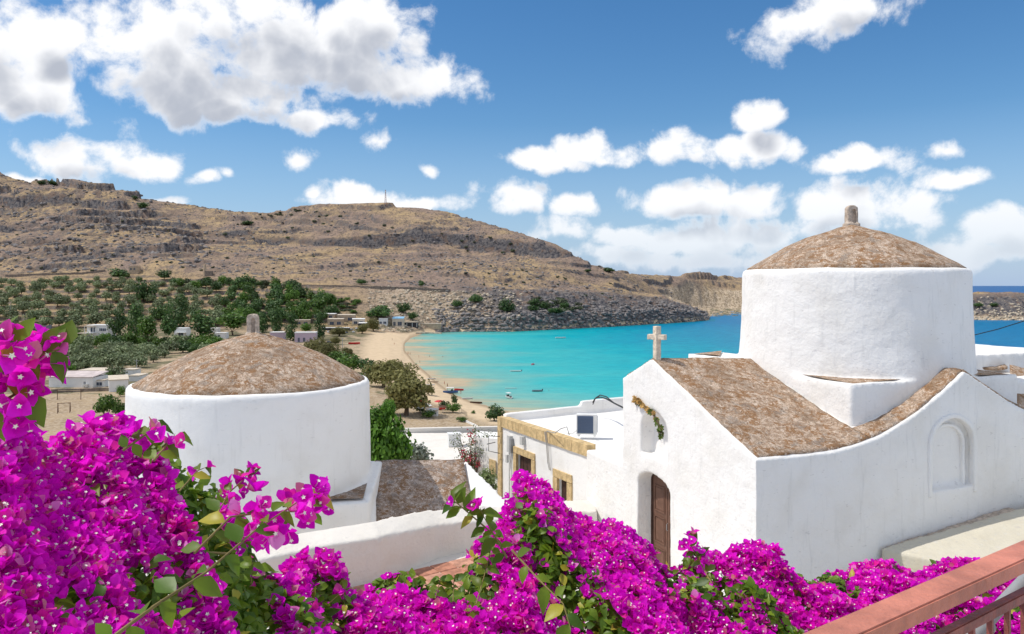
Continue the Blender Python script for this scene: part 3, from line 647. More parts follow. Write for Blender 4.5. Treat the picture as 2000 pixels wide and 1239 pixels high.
def finial(c, parent, h=.46, w=.24):
    m_ = arch_prism(Vector(c) + Vector((0, -.09, 0)), w / 2, 0, h - .08, .08, 0, .18, Vector((1, 0, 0)), Vector((0, 1, 0)), 6)
    o = body('finial', [m_, MB().box(Vector(c) + Vector((0, 0, .0)), (w * 1.25, .26, .12))], PALESTONE, parent, .018, [arch_prism(Vector(c) + Vector((w * .12, -.2, .06)), w * .17, 0, h * .58, .05, 0, .17, Vector((1, 0, 0)), Vector((0, 1, 0)), 6)], .008, 8)
    return o
finial(Cd + Vector((0, 0, EYE + 1.30)), chapel)
# roof coverings: thin sheets lying inside a white rim
def roof_sheet(name, us, ts, H, parent, m_, th=.05, up=.035, rag=.02):
    def jit(u, t): return mnoise.noise(Vector((u * 6, t * 6, 1.3))) * .016 + mnoise.noise(Vector((u * 1.7, t * 1.7, 4))) * .02
    e = lambda u, t: .0
    V_, F_ = sheet(us, ts, lambda u, t: H(u, t) + up + jit(u, t), lambda u, t: H(u, t) - th)
    out = []
    for k, v in enumerate(V_):
        q = mnoise.noise_vector(v * 5) * rag; out.append(v + Vector((q.x, q.y, 0)))
    return wpart(name, out, F_, m_, parent, True)
roof_sheet('roof', list(np.linspace(.07, 2.47, 40)), list(np.linspace(.06, 3.24, 46)), Hroof, chapel, LICH)
roof_sheet('roof', list(np.linspace(.07, 2.3, 30)), list(np.linspace(3.26, 4.3, 14)), Hroof, chapel, LICH)
roof_sheet('roof', list(np.linspace(2.475, 4.76, 60)), list(np.linspace(.06, .43, 9)), Hroof, chapel, LICH)
roof_sheet('roof', list(np.linspace(4.80, 7.3, 40)), list(np.linspace(.06, .43, 9)), Hroof, chapel, LICH)
# little triangular roofs at the corners of the square base
def tri_roof(pts, z, parent, m_=LICH, lift=.05):
    n = 8; V_ = []; F_ = []
    a, b_, c_ = pts
    idx = {}
    for i in range(n + 1):
        for j in range(n + 1 - i):
            s_, t_ = i / n, j / n; p_ = a * (1 - s_ - t_) + b_ * s_ + c_ * t_
            idx[(i, j)] = len(V_); V_.append(p_ + Vector((0, 0, z + lift * (s_ + t_) + mnoise.noise(p_ * 4) * .01)))
    m0 = len(V_)
    for i in range(n):
        for j in range(n - i):
            F_.append((idx[(i, j)], idx[(i + 1, j)], idx[(i, j + 1)]))
            if i + j < n - 1: F_.append((idx[(i + 1, j)], idx[(i + 1, j + 1)], idx[(i, j + 1)]))
    return wpart('corner_roof', V_, F_, m_, parent, True)
tri_roof([W(2.66, .62, 0), W(4.25, .60, 0), W(2.62, 2.1, 0)], -1.80, chapel)
tri_roof([W(6.80, .62, 0), W(6.82, 2.0, 0), W(5.2, .60, 0)], -1.80, chapel)
tri_roof([W(2.3, 5.1, 0), W(2.3, 4.1, 0), W(3.1, 5.1, 0)], -1.60, chapel)
# rim of the blind arch
def arch_band(c, half, zs, rise, w, d0, d1, dirw, dirn, zb, n=22):
    V_ = []; F_ = []
    pts = [(-1, zb), (-1, zs)] + [(-math.cos(math.pi * k / n), None, math.pi * k / n) for k in range(1, n)] + [(1, zs), (1, zb)]
    def P_(k, off):
        q = pts[k]
        if len(q) == 3: a = math.pi - q[2]; return (half + off) * math.cos(a), zs + (rise + off) * math.sin(a)
        return q[0] * (half + off), q[1]
    for k in range(len(pts)):
        for off in (0, w):
            x, z = P_(k, off)
            for d in (d0, d1): V_.append(Vector(c) + dirw * x + Vector((0, 0, z)) + dirn * d)
    for k in range(len(pts) - 1):
        a = k * 4; b_ = a + 4
        F_ += [(a, b_, b_ + 2, a + 2), (a + 1, a + 3, b_ + 3, b_ + 1), (a, a + 1, b_ + 1, b_), (a + 2, b_ + 2, b_ + 3, a + 3)]
    F_ += [(0, 2, 3, 1), (b_, b_ + 1, b_ + 3, b_ + 2)]
    return fixnormals(MB().add(V_, F_))
ab = arch_band(W(4.44, 0, 0), .53, -2.95, .5, .085, -.035, .1, bx, ax, -3.86)
body('arch_moulding', ab, WHITE, chapel, .02, (), .008, 3)
ab = arch_band(W(4.44, 0, 0), .40, -2.98, .36, .06, .10, .20, bx, ax, -3.74)
body('inner_moulding', ab, WHITE2, chapel, .02, (), .006, 3)
# stone reveal on the right of the niche
rv = MB().hexa([W(-.004, 2.62, -3.46), W(.29, 2.62, -3.46), W(.29, 2.70, -3.46), W(-.004, 2.70, -3.46)], [W(-.004, 2.62, -2.95), W(.29, 2.62, -2.95), W(.29, 2.70, -2.95), W(-.004, 2.70, -2.95)])
# wooden double door deep in the doorway

def ublock(m_, u0, u1, t0, t1, z0, z1): m_.hexa([W(u0, t0, z0), W(u1, t0, z0), W(u1, t1, z0), W(u0, t1, z0)], [W(u0, t0, z1), W(u1, t0, z1), W(u1, t1, z1), W(u0, t1, z1)])
fr = MB(); ublock(fr, .33, .39, 2.56, 2.62, GZ, -3.9); ublock(fr, .33, .39, 3.72, 3.78, GZ, -3.9); ublock(fr, .33, .39, 2.56, 3.78, -3.95, -3.86)
wpart('door_frame', fr.V, fr.F, DARKW, chapel)
def leaf(t0, t1, nm='door_leaf'):
    m_ = MB(); ublock(m_, .345, .38, t0, t1, GZ, -3.95); lf = wpart(nm, m_.V, m_.F, DOORW, chapel)
    for (z0, z1) in ((-5.78, -5.40), (-5.30, -4.75), (-4.66, -4.12)):
        q = MB(); w_ = .07
        for (a, c_, d_, e_) in ((t0 + w_, t1 - w_, z0, z0 + .025), (t0 + w_, t1 - w_, z1 - .025, z1), (t0 + w_, t0 + w_ + .025, z0 + .025, z1 - .025), (t1 - w_ - .025, t1 - w_, z0 + .025, z1 - .025)):
            ublock(q, .328, .3445, a, c_, d_, e_)
        ublock(q, .337, .3448, t0 + w_ + .05, t1 - w_ - .05, z0 + .05, z1 - .05)
        L = wloc(lf); link('panel', mesh('panel', [v - L for v in q.V], q.F, DOORW), lf)
    return lf
l1 = leaf(2.63, 3.16); l2 = leaf(3.18, 3.71)
hq = MB().tube([W(.32, 3.12, -4.95), W(.295, 3.12, -4.93), W(.295, 3.12, -4.82), W(.32, 3.12, -4.80)], .009, 6); L = wloc(l1); link('handle', mesh('handle', [v - L for v in hq.V], hq.F, GREYM), l1)

# stone cross on the ridge
cross = thing('stone_cross', 'small pale stone cross standing on the gable of the right chapel', 'cross', W(.13, 3.22, -1.50))
cr = MB(); c0 = W(.13, 3.22, -1.50)
cr.box(c0 + Vector((0, 0, .33)), (.115, .13, .70), R(21.7))
cr2 = MB().box(c0 + Vector((0, 0, .46)), (.11, .40, .105), R(21.7 + 90 - 62))
o = body('shaft', [cr, cr2], CROSSM, cross, .012, (), .004, 9)

# garland of dried blossoms over the niche
FLO = mat('dried_flower', (.52, .33, .12), .9, .1, var=.4, vscale=30); GRL = mat('dried_leaf', (.12, .17, .04), .8, .2, var=.5, vscale=30)
gar = thing('garland', 'dried yellow and green flower garland hung over the niche above the chapel door', 'garland', W(-.06, 3.3, -2.6))
pts = [W(-.06, t, z) for (t, z) in ((3.80, -2.36), (3.66, -2.39), (3.50, -2.42), (3.30, -2.47), (3.10, -2.55), (2.92, -2.66), (2.80, -2.78), (2.77, -2.88))]
g_ = MB().tube(pts, .02, 6); L = wloc(gar); link('stem', mesh('stem', [v - L for v in g_.V], g_.F, BARK), gar)
def blossom_mesh(nm, m_, n=9, r=.05):
    q = MB()
    for k in range(n):
        a = 6.28 * k / n; e = random.uniform(-.2, .9); d_ = Vector((math.cos(a) * math.cos(e), math.sin(a) * math.cos(e), math.sin(e))); s_ = d_.cross(Vector((0, 0, 1))).normalized() * r * .35
        q.add([Vector((0, 0, 0)), d_ * r * .6 + s_, d_ * r * 1.1, d_ * r * .6 - s_], [(0, 1, 2, 3)])
    return mesh(nm, q.V, q.F, m_)
bmA = blossom_mesh('blossom', FLO); bmB = blossom_mesh('dry_leaf', GRL, 7, .06)
for k in range(64):
    f = random.random() * (len(pts) - 1); i = int(f); p_ = pts[i].lerp(pts[i + 1], f - i) + Vector([random.gauss(0, .025) for _ in range(3)])
    gre = (f > 3.5 and random.random() < .55) or random.random() < .1
    o = link('leaf' if gre else 'blossom', bmB if gre else bmA, gar, p_ - L); o.rotation_euler = [random.uniform(0, 6.28) for _ in range(3)]; s_ = random.uniform(.8, 1.35); o.scale = (s_,) * 3
for k in range(3):
    p_ = pts[-1] + Vector((random.gauss(0, .02), random.gauss(0, .02), -.04 * k)); o = link('leaf', bmB, gar, p_ - L); o.rotation_euler = [random.uniform(0, 6.28) for _ in range(3)]; o.scale = (1.3,) * 3

# concrete landing and steps along the south wall
steps = thing('landing', 'cream concrete landing with steps against the shaded side wall of the right chapel', 'steps', W(4, -2, GZ))
def slab(name, pts, z0, zt, m_, parent, vox=.04, amp=.012):
    B = [p_ + Vector((0, 0, z0)) for p_ in pts]; T = [p_ + Vector((0, 0, z)) for p_, z in zip(pts, zt)]
    return body(name, fixnormals(MB().hexa(B, T)), m_, parent, vox, (), amp, 1.5)
slab('tread', [W(2.62, -.06, 0), W(3.05, -1.1, 0), W(3.6, -3.6, 0), W(10, -3.6, 0), W(10, .0, 0), W(5.95, -.24, 0)], GZ, [-4.60, -4.60, -4.6, -4.25, -4.10, -4.19], CONC, steps)
slab('tread', [W(2.22, -.08, 0), W(2.6, -1.2, 0), W(3.1, -3.6, 0), W(4, -3.6, 0), W(4, -.08, 0)], GZ, [-4.93] * 5, CONC, steps)
slab('tread', [W(1.8, -.08, 0), W(2.2, -1.2, 0), W(2.7, -3.6, 0), W(4, -3.6, 0), W(4, -.08, 0)], GZ, [-5.3] * 5, CONC, steps)
slab('gutter', [W(2.7, -.05, 0), W(5.9, -.26, 0), W(5.9, -.01, 0), W(2.7, -.01, 0)], GZ, [-4.63, -4.24, -4.22, -4.62], PALESTONE, steps, .03, .02)


# ---------------- buildings glimpsed behind the drum ----------------
annex = thing('annex', 'low white building with brown lichen roofs behind the right edge of the domed chapel', 'building', W(8.5, 3.2, -4))
body('wall', [ubox(6.95, 11.5, 2.6, 7.5, -6, -1.62), ubox(7.6, 9.6, 1.4, 2.8, -6, -2.05)], WHITE, annex, .07, (), .015)
def tilted(name, pts, m_, parent, th=.06):
    n = Vector((0, 0, -th)); V_ = []; F_ = []; N = 14
    a, b_, c_, d_ = pts
    for i in range(N + 1):
        for j in range(N + 1):
            s_, t_ = i / N, j / N; p_ = a.lerp(b_, s_).lerp(d_.lerp(c_, s_), t_)
            V_.append(p_ + Vector((0, 0, mnoise.noise(p_ * 2.5) * .03 + mnoise.noise(p_ * 9) * .012)))
    M_ = len(V_); V_ += [v + n for v in V_]; I = lambda i, j: i * (N + 1) + j
    for i in range(N):
        for j in range(N):
            F_ += [(I(i, j), I(i + 1, j), I(i + 1, j + 1), I(i, j + 1)), (M_ + I(i, j), M_ + I(i, j + 1), M_ + I(i + 1, j + 1), M_ + I(i + 1, j))]
    for i in range(N):
        F_ += [(I(i, 0), M_ + I(i, 0), M_ + I(i + 1, 0), I(i + 1, 0)), (I(i, N), I(i + 1, N), M_ + I(i + 1, N), M_ + I(i, N)),
               (I(0, i), I(0, i + 1), M_ + I(0, i + 1), M_ + I(0, i)), (I(N, i), M_ + I(N, i), M_ + I(N, i + 1), I(N, i + 1))]
    return wpart(name, V_, F_, m_, parent, True)
tilted('roof', [at(1890, 720, 18.6), at(1968, 716, 18.6), at(1930, 690, 20.5), at(1888, 676, 20.5)], LICH, annex)
tilted('roof', [at(1974, 800, 16.6), at(2090, 850, 16.6), at(2050, 735, 18.4), at(1972, 712, 18.4)], LICH, annex)
flat = thing('flat_roofed_house', 'white flat roof with parapet against the blue sea at the right edge of the picture', 'house', at(2050, 720, 30))
fb = MB().hexa([at(1880, 760, 26), at(2200, 790, 24), at(2260, 730, 33), at(1880, 720, 33)], [at(1880, 692, 26), at(2200, 716, 24), at(2260, 705, 33), at(1880, 681, 33)])
body('wall', fixnormals(fb), WHITE2, flat, .12, (), .01)
pv = MB().hexa([at(1960, 716, 24.5), at(2060, 700, 24.5), at(2060, 698, 24.7), at(1960, 714, 24.7)], [at(1960, 708, 24.5), at(2060, 684, 24.5), at(2060, 682, 24.7), at(1960, 706, 24.7)])
wpart('coping', pv.V, pv.F, STONE, flat)
wire = MB().tube([at(1902, 655, 60), at(1950, 643, 58), at(2030, 618, 55)], .035, 5); wo_ = wire.out('overhead_wire', BLACK); tag(wo_, 'thin dark wire crossing the blue water right of the big drum', 'wire')

# ---------------- left church ----------------
church = thing('church', 'round white church drum with conical lichen roof left of the bay', 'church', (-5.87, 17.99, EYE - 7.5))
Cl = Vector((-5.87, 17.99, EYE)); RL = 2.6
ld = MB().lathe([(2.64, -7.5), (2.63, -5), (2.615, -3.4), (2.605, -2.6), (2.60, -2.24), (2.57, -2.17), (2.5, -2.15)], 110, Cl)
blk = MB().hexa([Vector((-5.6, 15.55, EYE - 8)), Vector((-2.94, 16.35, EYE - 8)), Vector((-3.1, 19, EYE - 8)), Vector((-5.6, 19, EYE - 8))],
                [Vector((-5.6, 15.55, EYE - 4.44)), Vector((-2.94, 16.35, EYE - 4.46)), Vector((-3.1, 19, EYE - 4.2)), Vector((-5.6, 19, EYE - 4.2))])
def col_to(pts, zb=-8): return fixnormals(MB().hexa([Vector((v.x, v.y, EYE + zb)) for v in pts], pts))
pil = col_to([at(722, 1020, 16.5), at(734, 1020, 16.6), at(735, 900, 19.2), at(720, 898, 19.2)])
arm = col_to([at(725, 1030, 16.85), at(932, 1004, 18.0), at(908, 907, 19.6), at(727, 910, 19.1)])
cope = col_to([at(931, 990, 18.05), at(1003, 992, 18.15), at(940, 928, 19.0), at(906, 894, 19.7)])
lb = body('wall', [fixnormals(q) for q in (ld, blk, pil, arm, cope)], WHITE2, church, .055, (), .014, .9)
dome('dome_roof', Cl + Vector((0, 0, -2.15)), 2.49, 1.10, church, LICH, 5)
finial(Cl + Vector((0, 0, -1.14)), church, .50, .25)
tilted('roof', [at(732, 1019, 16.95), at(926, 993, 18.02), at(904, 897, 19.5), at(732, 899, 19.0)], LICH2, church, .14)
tri_roof([Vector((-3.08, 16.42, EYE)), Vector((-3.2, 17.6, EYE)), Vector((-4.6, 15.97, EYE))], -4.40, church, LICH2, .06)

# ---------------- parapet and patio ----------------
para = thing('parapet', 'thick whitewashed parapet wall with rounded top running behind the flowers to the chapel', 'wall', (-1.5, 16.5, EYE + GZ))
fr_ = [(330, 1137, 13.9), (479, 1099, 14.6), (620, 1070, 15.45), (740, 1048, 16.1), (856, 1025, 16.9), (957, 1016, 17.2), (1090, 1003, 17.7), (1165, 1000, 17.9)]
bk_ = [(330, 1092, 14.6), (479, 1060, 15.3), (610, 1038, 16.1), (728, 1016, 16.75), (832, 995, 17.5), (998, 987, 18.0), (1090, 978, 18.6), (1165, 975, 18.8)]
sc_ = lambda l: [(x, y, d * float(np.interp(x, [740, 957, 1165], [.87, .93, 1.0]))) for (x, y, d) in l]
fr_ = sc_(fr_); bk_ = sc_(bk_)
segs = []
for k in range(len(fr_) - 1):
    a, b_, c_, d_ = at(*fr_[k]), at(*fr_[k + 1]), at(*bk_[k + 1]), at(*bk_[k])
    z0 = EYE + GZ - .6
    e = (b_ - a) * .01
    segs.append(fixnormals(MB().hexa([Vector((v.x, v.y, z0)) for v in (a, b_ + e, c_ + e, d_)], [a, b_ + e, c_ + e, d_])))
body('masonry', segs, WALLC, para, .05, (), .02, 1.1)
patio = MB().hexa([Vector((-9, 9, EYE + GZ - .3)), Vector((4.2, 9, EYE + GZ - .3)), Vector((4.2, 20.5, EYE + GZ - .3)), Vector((-9, 15, EYE + GZ - .3))], [Vector((-9, 9, EYE + GZ)), Vector((4.2, 9, EYE + GZ)), Vector((4.2, 20.5, EYE + GZ)), Vector((-9, 15, EYE + GZ))])
patio.out('yard', WALLC, kind='structure')
PZ = -5.24
patio = MB().hexa([Vector((-8.9, 9.1, EYE - 6)), Vector((.3, 9.1, EYE - 6)), Vector((.3, 16.2, EYE - 6)), Vector((-8.9, 12.5, EYE - 6))], [Vector((-8.9, 9.1, EYE + PZ)), Vector((.3, 9.1, EYE + PZ)), Vector((.3, 16.2, EYE + PZ)), Vector((-8.9, 12.5, EYE + PZ))])
pat = patio.out('patio', WALLC, kind='structure')
dvx = (Vector((-.89, 15.4, 0)) - Vector((-3.12, 13.8, 0))).normalized(); dvy = Vector((dvx.y, -dvx.x, 0))
tme = {}
def tile_mesh(s, m_):
    q = MB(); h_ = s / 2; c_ = .012
    q.add([(-h_, -h_, 0), (h_, -h_, 0), (h_, h_, 0), (-h_, h_, 0), (-h_ + c_, -h_ + c_, .018), (h_ - c_, -h_ + c_, .018), (h_ - c_, h_ - c_, .018), (-h_ + c_, h_ - c_, .018)],
          [(0, 1, 5, 4), (1, 2, 6, 5), (2, 3, 7, 6), (3, 0, 4, 7), (4, 5, 6, 7)])
    return mesh('tile', q.V, q.F, m_)
T1 = tile_mesh(.385, TERRA); T2 = tile_mesh(.385, TERRB)
for i in range(14):
    for j in range(10):
        p_ = Vector((-4.1, 13.2, EYE + PZ)) + dvx * (.40 * i) + dvy * (.40 * j)
        if (p_ - Vector((-3.12, 13.8, 0))).dot(-dvy) > -.24 or p_.x > .1 or p_.y > 15.9: continue
        link('tile', T1 if random.random() < .5 else T2, pat, p_ + Vector((0, 0, random.uniform(.0, .004))), math.atan2(dvx.y, dvx.x) + random.gauss(0, .006))

# ---------------- house with ochre stone trim ----------------
house = thing('house', 'white flat roofed house with ochre stone trim, brown door and small window', 'house', (1, 21, EYE - 7.6))
HA = Vector((-.34, 22.8, EYE)); HB = Vector((1.81, 18.7, EYE)); hd = (HB - HA); HL = hd.length; hd.normalize(); hn = Vector((-hd.y, hd.x, 0)); hn = hn if hn.y < 0 or hn.x < 0 else -hn
hn = Vector((hd.y, -hd.x, 0))  # outward (towards the camera side)
if hn.dot(Vector((-1, -.3, 0))) < 0: hn = -hn
def HP(s, z, o=0): return HA + hd * (s * HL) + Vector((0, 0, z)) + hn * o
HC = Vector((4.1, 25.6, EYE)); HB2 = Vector((2.6, 17.4, EYE))
def zz(v, z): return Vector((v.x, v.y, EYE + z))
zr = -3.92
hb = MB().hexa([zz(HA, -7.6), zz(HB, -7.6), zz(HB2, -7.6), zz(HC, -7.6)], [zz(HA, zr), zz(HB, zr), zz(HB2, zr), zz(HC, zr)])
bn = (HC - HA).normalized(); bnn = Vector((bn.y, -bn.x, 0))
def para_seg(a, b_, w_, z0, z1): 
    n_ = Vector(((b_ - a).y, -(b_ - a).x, 0)).normalized() * w_
    return fixnormals(MB().hexa([zz(a, z0), zz(b_, z0), zz(b_ + n_, z0), zz(a + n_, z0)], [zz(a, z1), zz(b_, z1), zz(b_ + n_, z1), zz(a + n_, z1)]))
pa = para_seg(HA + bn * .1, HA.lerp(HC, .55), .16, -5, -3.66); pb = para_seg(HA.lerp(HC, .54), HC + bn * 2, .16, -5, -3.52)
hcut = []
for (s0, s1, z0, z1) in ((.224, .411, -7.7, -4.62), (.70, .80, -5.42, -4.82)):
    hcut.append(fixnormals(MB().hexa([HP(s0, z0, .3), HP(s1, z0, .3), HP(s1, z0, -.16), HP(s0, z0, -.16)], [HP(s0, z1, .3), HP(s1, z1, .3), HP(s1, z1, -.16), HP(s0, z1, -.16)])))
body('wall', [fixnormals(hb), pa, pb], WHITE2, house, .05, hcut, .006)
def hblock(name, s0, s1, z0, z1, o1, m_, o0=-.03, parent=house, jit=0):
    q = MB(); q.hexa([HP(s0, z0, o1), HP(s1, z0, o1), HP(s1, z0, o0), HP(s0, z0, o0)], [HP(s0, z1, o1), HP(s1, z1, o1), HP(s1, z1, o0), HP(s0, z1, o0)])
    fixnormals(q); return wpart(name, q.V, q.F, m_, parent)
gap = .0018
nb = 13
for k in range(nb):
    s0 = .035 + k * (.965 / nb); s1 = .035 + (k + 1) * (.965 / nb) - gap * 1.6
    hblock('stone', s0, s1, -4.03, -3.76, .05 + random.uniform(-.006, .006), STONE, o0=-.2)
for k in range(8): hblock('stone', -.012, .033, -7.0 + k * .405, -7.0 + (k + 1) * .405 - .008, .055 + random.uniform(-.006, .006), STONE, o0=-.25)
for (s0, s1, z0, z1, horiz) in ((.19, .448, -4.62, -4.45, 1), (.19, .226, -7.2, -4.63, 0), (.412, .448, -7.2, -4.63, 0), (.655, .845, -4.82, -4.63, 1), (.655, .70, -5.42, -4.83, 0), (.80, .845, -5.42, -4.83, 0)):
    n_ = 4 if horiz else max(2, int((z1 - z0) / .33))
    for k in range(n_):
        if horiz: hblock('stone', s0 + (s1 - s0) * k / n_, s0 + (s1 - s0) * (k + 1) / n_ - .0015, z0, z1, .045, STONE)
        else: hblock('stone', s0, s1, z0 + (z1 - z0) * k / n_, z0 + (z1 - z0) * (k + 1) / n_ - .006, .045, STONE)
hblock('sill', .645, .855, -5.50, -5.43, .08, DARKW)
dl = hblock('door', .226, .410, -7.3, -4.64, -.09, DARKW, o0=-.14)
for k in range(4): hblock('plank', .230 + k * .045, .230 + k * .045 + .040, -7.3, -4.70, -.078, DARKW, o0=-.088)
wd_ = hblock('window_shutter', .702, .748, -5.40, -4.84, -.09, DARKW, o0=-.13); hblock('window_shutter', .752, .798, -5.40, -4.84, -.09, DARKW, o0=-.13)
METER = mat('meter_box', (.55, .55, .53), .5, .4, var=.1); GLS = mat('dark_glass', (.03, .04, .06), .1, .5)
for (s_, z_, w_, h_, m_) in ((.135, -4.42, .035, .46, METER), (.165, -4.45, .02, .40, GREYM), (.115, -4.85, .02, .22, METER), (.30, -4.2, .028, .22, METER)):
    hblock('meter_box', s_, s_ + w_, z_ - h_ / 2, z_ + h_ / 2, .11, m_, o0=.004)
pp = MB().tube([HP(.15, -4.6, .06), HP(.15, -5.2, .06), HP(.152, -7.2, .06)], .028, 6); wpart('pipe', pp.V, pp.F, OFFW, house)
pp = MB().tube([HP(.035, -4.3, .1), HP(-.03, -4.32, .3), HP(-.03, -4.75, .3), HP(.035, -4.78, .1)], .012, 5); pp.tube([HP(-.06, -4.55, .02), HP(-.03, -4.55, .35)], .012, 5); wpart('lamp_bracket', pp.V, pp.F, BLACK, house)
cbm = mat('cable', (.38, .36, .33), .6, .3)
cabs = thing('cable', 'grey cables looping from the flat roof down over the ochre trim to the little window', 'cable', HP(.62, -4.2, .1))
for dx_ in (0, .014):
    q = MB().tube([at(1120 - 8, 850, 19.95), at(1107, 834, 20.1), at(1095, 838, 20.0), at(1084, 846, 19.6), HP(.585 + dx_, -3.74, .02), HP(.58 + dx_, -3.76, .075), HP(.60 + dx_, -4.1, .075), HP(.61 + dx_, -4.5, .07), HP(.625 + dx_, -4.7, .06)], .012, 5); wpart('strand', q.V, q.F, cbm, cabs)
acu = thing('air_conditioner', 'white air conditioning unit with dark blue grille standing on the flat roof', 'air conditioner', at(1146, 850, 20.2))
acu.rotation_euler[2] = R(-8)
acx = mat('ac_grille', (.09, .13, .21), .5, .4)
q = MB().box((0, .09, .27), (.52, .26, .50)); q.out('casing', OFFW, acu)
q = MB().box((-.035, -.046, .27), (.40, .012, .44)); q.out('front_grille', acx, acu)
q = MB()
for k in range(11): q.box((-.035, -.057, .08 + k * .038), (.40, .008, .008))
q.out('louvre', acx, acu)
q = MB().box((.264, .09, .27), (.012, .18, .40)); q.out('side_grille', acx, acu)
for x_ in (-.2, .2): MB().box((x_, .08, -.0), (.06, .36, .05)).out('foot', OFFW, acu)
MB().tube([(-.26, .1, .1), (-.33, .08, .05), (-.36, .05, .02), (-.5, .1, .01)], .018, 6).out('pipe', OFFW, acu)
hose = thing('rooftop_cable', 'black cables arching off the roof parapet into the chapel gable', 'cable', at(1180, 790, 22))
for k, (y0, r_) in enumerate(((0, .02), (4, .016))):
    q = MB().tube([at(1158, 786 + y0, 23.5), at(1163, 778, 23.3), at(1172, 776 - y0, 22.8), at(1184, 779 - y0, 22), at(1200, 788, 20.5), at(1222, 799, 18.2)], r_, 6); wpart('strand', q.V, q.F, BLACK, hose)

# house further down: bright wall left of the ochre pilaster
wh2 = thing('white_house', 'small white house wall with a yellow shuttered opening left of the ochre trimmed house', 'house', at(945, 960, 27))
q = fixnormals(MB().hexa([at(925, 1010, 26), at(985, 1010, 25), at(1000, 980, 30), at(930, 980, 31)], [at(925, 855, 26), at(985, 858, 25), at(1000, 846, 30), at(930, 842, 31)])); wpart('wall', q.V, q.F, WHITE2, wh2)
q = fixnormals(MB().hexa([at(955, 925, 25.4), at(968, 932, 25.2), at(968, 932, 25.4), at(955, 925, 25.6)], [at(955, 896, 25.4), at(968, 900, 25.2), at(968, 900, 25.4), at(955, 896, 25.6)])); wpart('shutter', q.V, q.F, STONE, wh2)

# terrace roof in the village below
vr = thing('village_roof', 'broad flat white roof between the fig tree and the red flowering shrub', 'building', (-4, 45, EYE - 14))
q = [fixnormals(MB().hexa([Vector((-9, 41, EYE - 14)), Vector((1.2, 41, EYE - 14)), Vector((1.2, 48.6, EYE - 14)), Vector((-9, 48.6, EYE - 14))], [Vector((-9, 41, EYE - 9.05)), Vector((1.2, 41, EYE - 9)), Vector((1.2, 48.6, EYE - 9)), Vector((-9, 48.6, EYE - 9.05))])),
     fixnormals(MB().hexa([Vector((-9, 48.4, EYE - 10)), Vector((1.2, 49.4, EYE - 10)), Vector((1.2, 49.7, EYE - 10)), Vector((-9, 48.7, EYE - 10))], [Vector((-9, 48.4, EYE - 8.78)), Vector((1.2, 49.4, EYE - 8.75)), Vector((1.2, 49.7, EYE - 8.75)), Vector((-9, 48.7, EYE - 8.78))]))]
for k, m_ in enumerate(q): wpart('wall' if k == 0 else 'parapet', m_.V, m_.F, WALLC, vr)
tank = thing('water_tank', 'small square white tank box with hatch on the village roof', 'tank', Vector((-3.25, 44.6, EYE - 9.0)), R(12))
MB().box((0, 0, .33), (.68, .6, .66)).out('box', OFFW, tank); MB().box((0, 0, .68), (.74, .66, .06)).out('lid', OFFW, tank)
for x_ in (-.15, .15): MB().lathe([(.05, 0), (.05, .015)], 10, (x_, -.312, .36)).out('valve', GREYM, tank)
# ---------------- vegetation ----------------
L_OLIVE = leafmat('olive_leaf', (.13, .175, .075), (.27, .32, .17), .2, .6, nscale=.5)
L_DARK = leafmat('dark_leaf', (.03, .075, .02), (.09, .165, .04), .2, .55, nscale=.5)
L_MID = leafmat('green_leaf', (.055, .125, .02), (.14, .25, .04), .3, .5, nscale=.5)
L_TAM = leafmat('tamarisk_leaf', (.115, .115, .035), (.23, .215, .075), .25, .7, nscale=.6)
L_SAGE = leafmat('sage_leaf', (.16, .20, .15), (.34, .38, .31), .2, .6)
L_FIG = leafmat('fig_leaf', (.05, .13, .012), (.14, .29, .03), .4, .45, nscale=1.5)
L_SCRUB = leafmat('scrub_leaf', (.05, .07, .035), (.11, .13, .07), .15, .7)
def crown_mesh(name, n, m_, seed, leaf=.13, lobes=9, flat=.8, low=-.5, jag=.5, tall=1.0):
    """crown of about radius 1 centred on the origin: leaf sized faces spread through clumps"""
    r = np.random.default_rng(seed)
    C = r.normal(size=(lobes, 3)); C /= np.linalg.norm(C, axis=1)[:, None]; C *= r.uniform(.3, .62, (lobes, 1)); C[:, 2] *= tall; C[0] = 0
    S = r.uniform(.32, .58, lobes); S[0] = .62
    k = r.integers(0, lobes, n); d = r.normal(size=(n, 3)); d /= np.linalg.norm(d, axis=1)[:, None]
    rad = S[k] * (1 - jag * r.random(n) ** 2.2) * (1 + .12 * r.normal(size=n))
    Pn = C[k] + d * rad[:, None]; Pn[:, 2] = np.maximum(Pn[:, 2], low + r.uniform(-.06, .1, n)) ; Pn[:, 2] *= flat if tall == 1.0 else 1
    nrm = d + r.normal(size=(n, 3)) * .55 + np.array([0, 0, .35]); nrm /= np.linalg.norm(nrm, axis=1)[:, None]
    t = np.cross(nrm, r.normal(size=(n, 3))); t /= np.linalg.norm(t, axis=1)[:, None]; q = np.cross(nrm, t)
    L = leaf * r.uniform(.7, 1.4, (n, 1)); Wd = L * r.uniform(.45, .8, (n, 1))
    V_ = np.stack([Pn - t * L, Pn - q * Wd + nrm * L * .12, Pn + t * L, Pn + q * Wd + nrm * L * .12], 1).reshape(-1, 3)
    return npmesh(name, V_, np.arange(n * 4).reshape(-1, 4), m_)
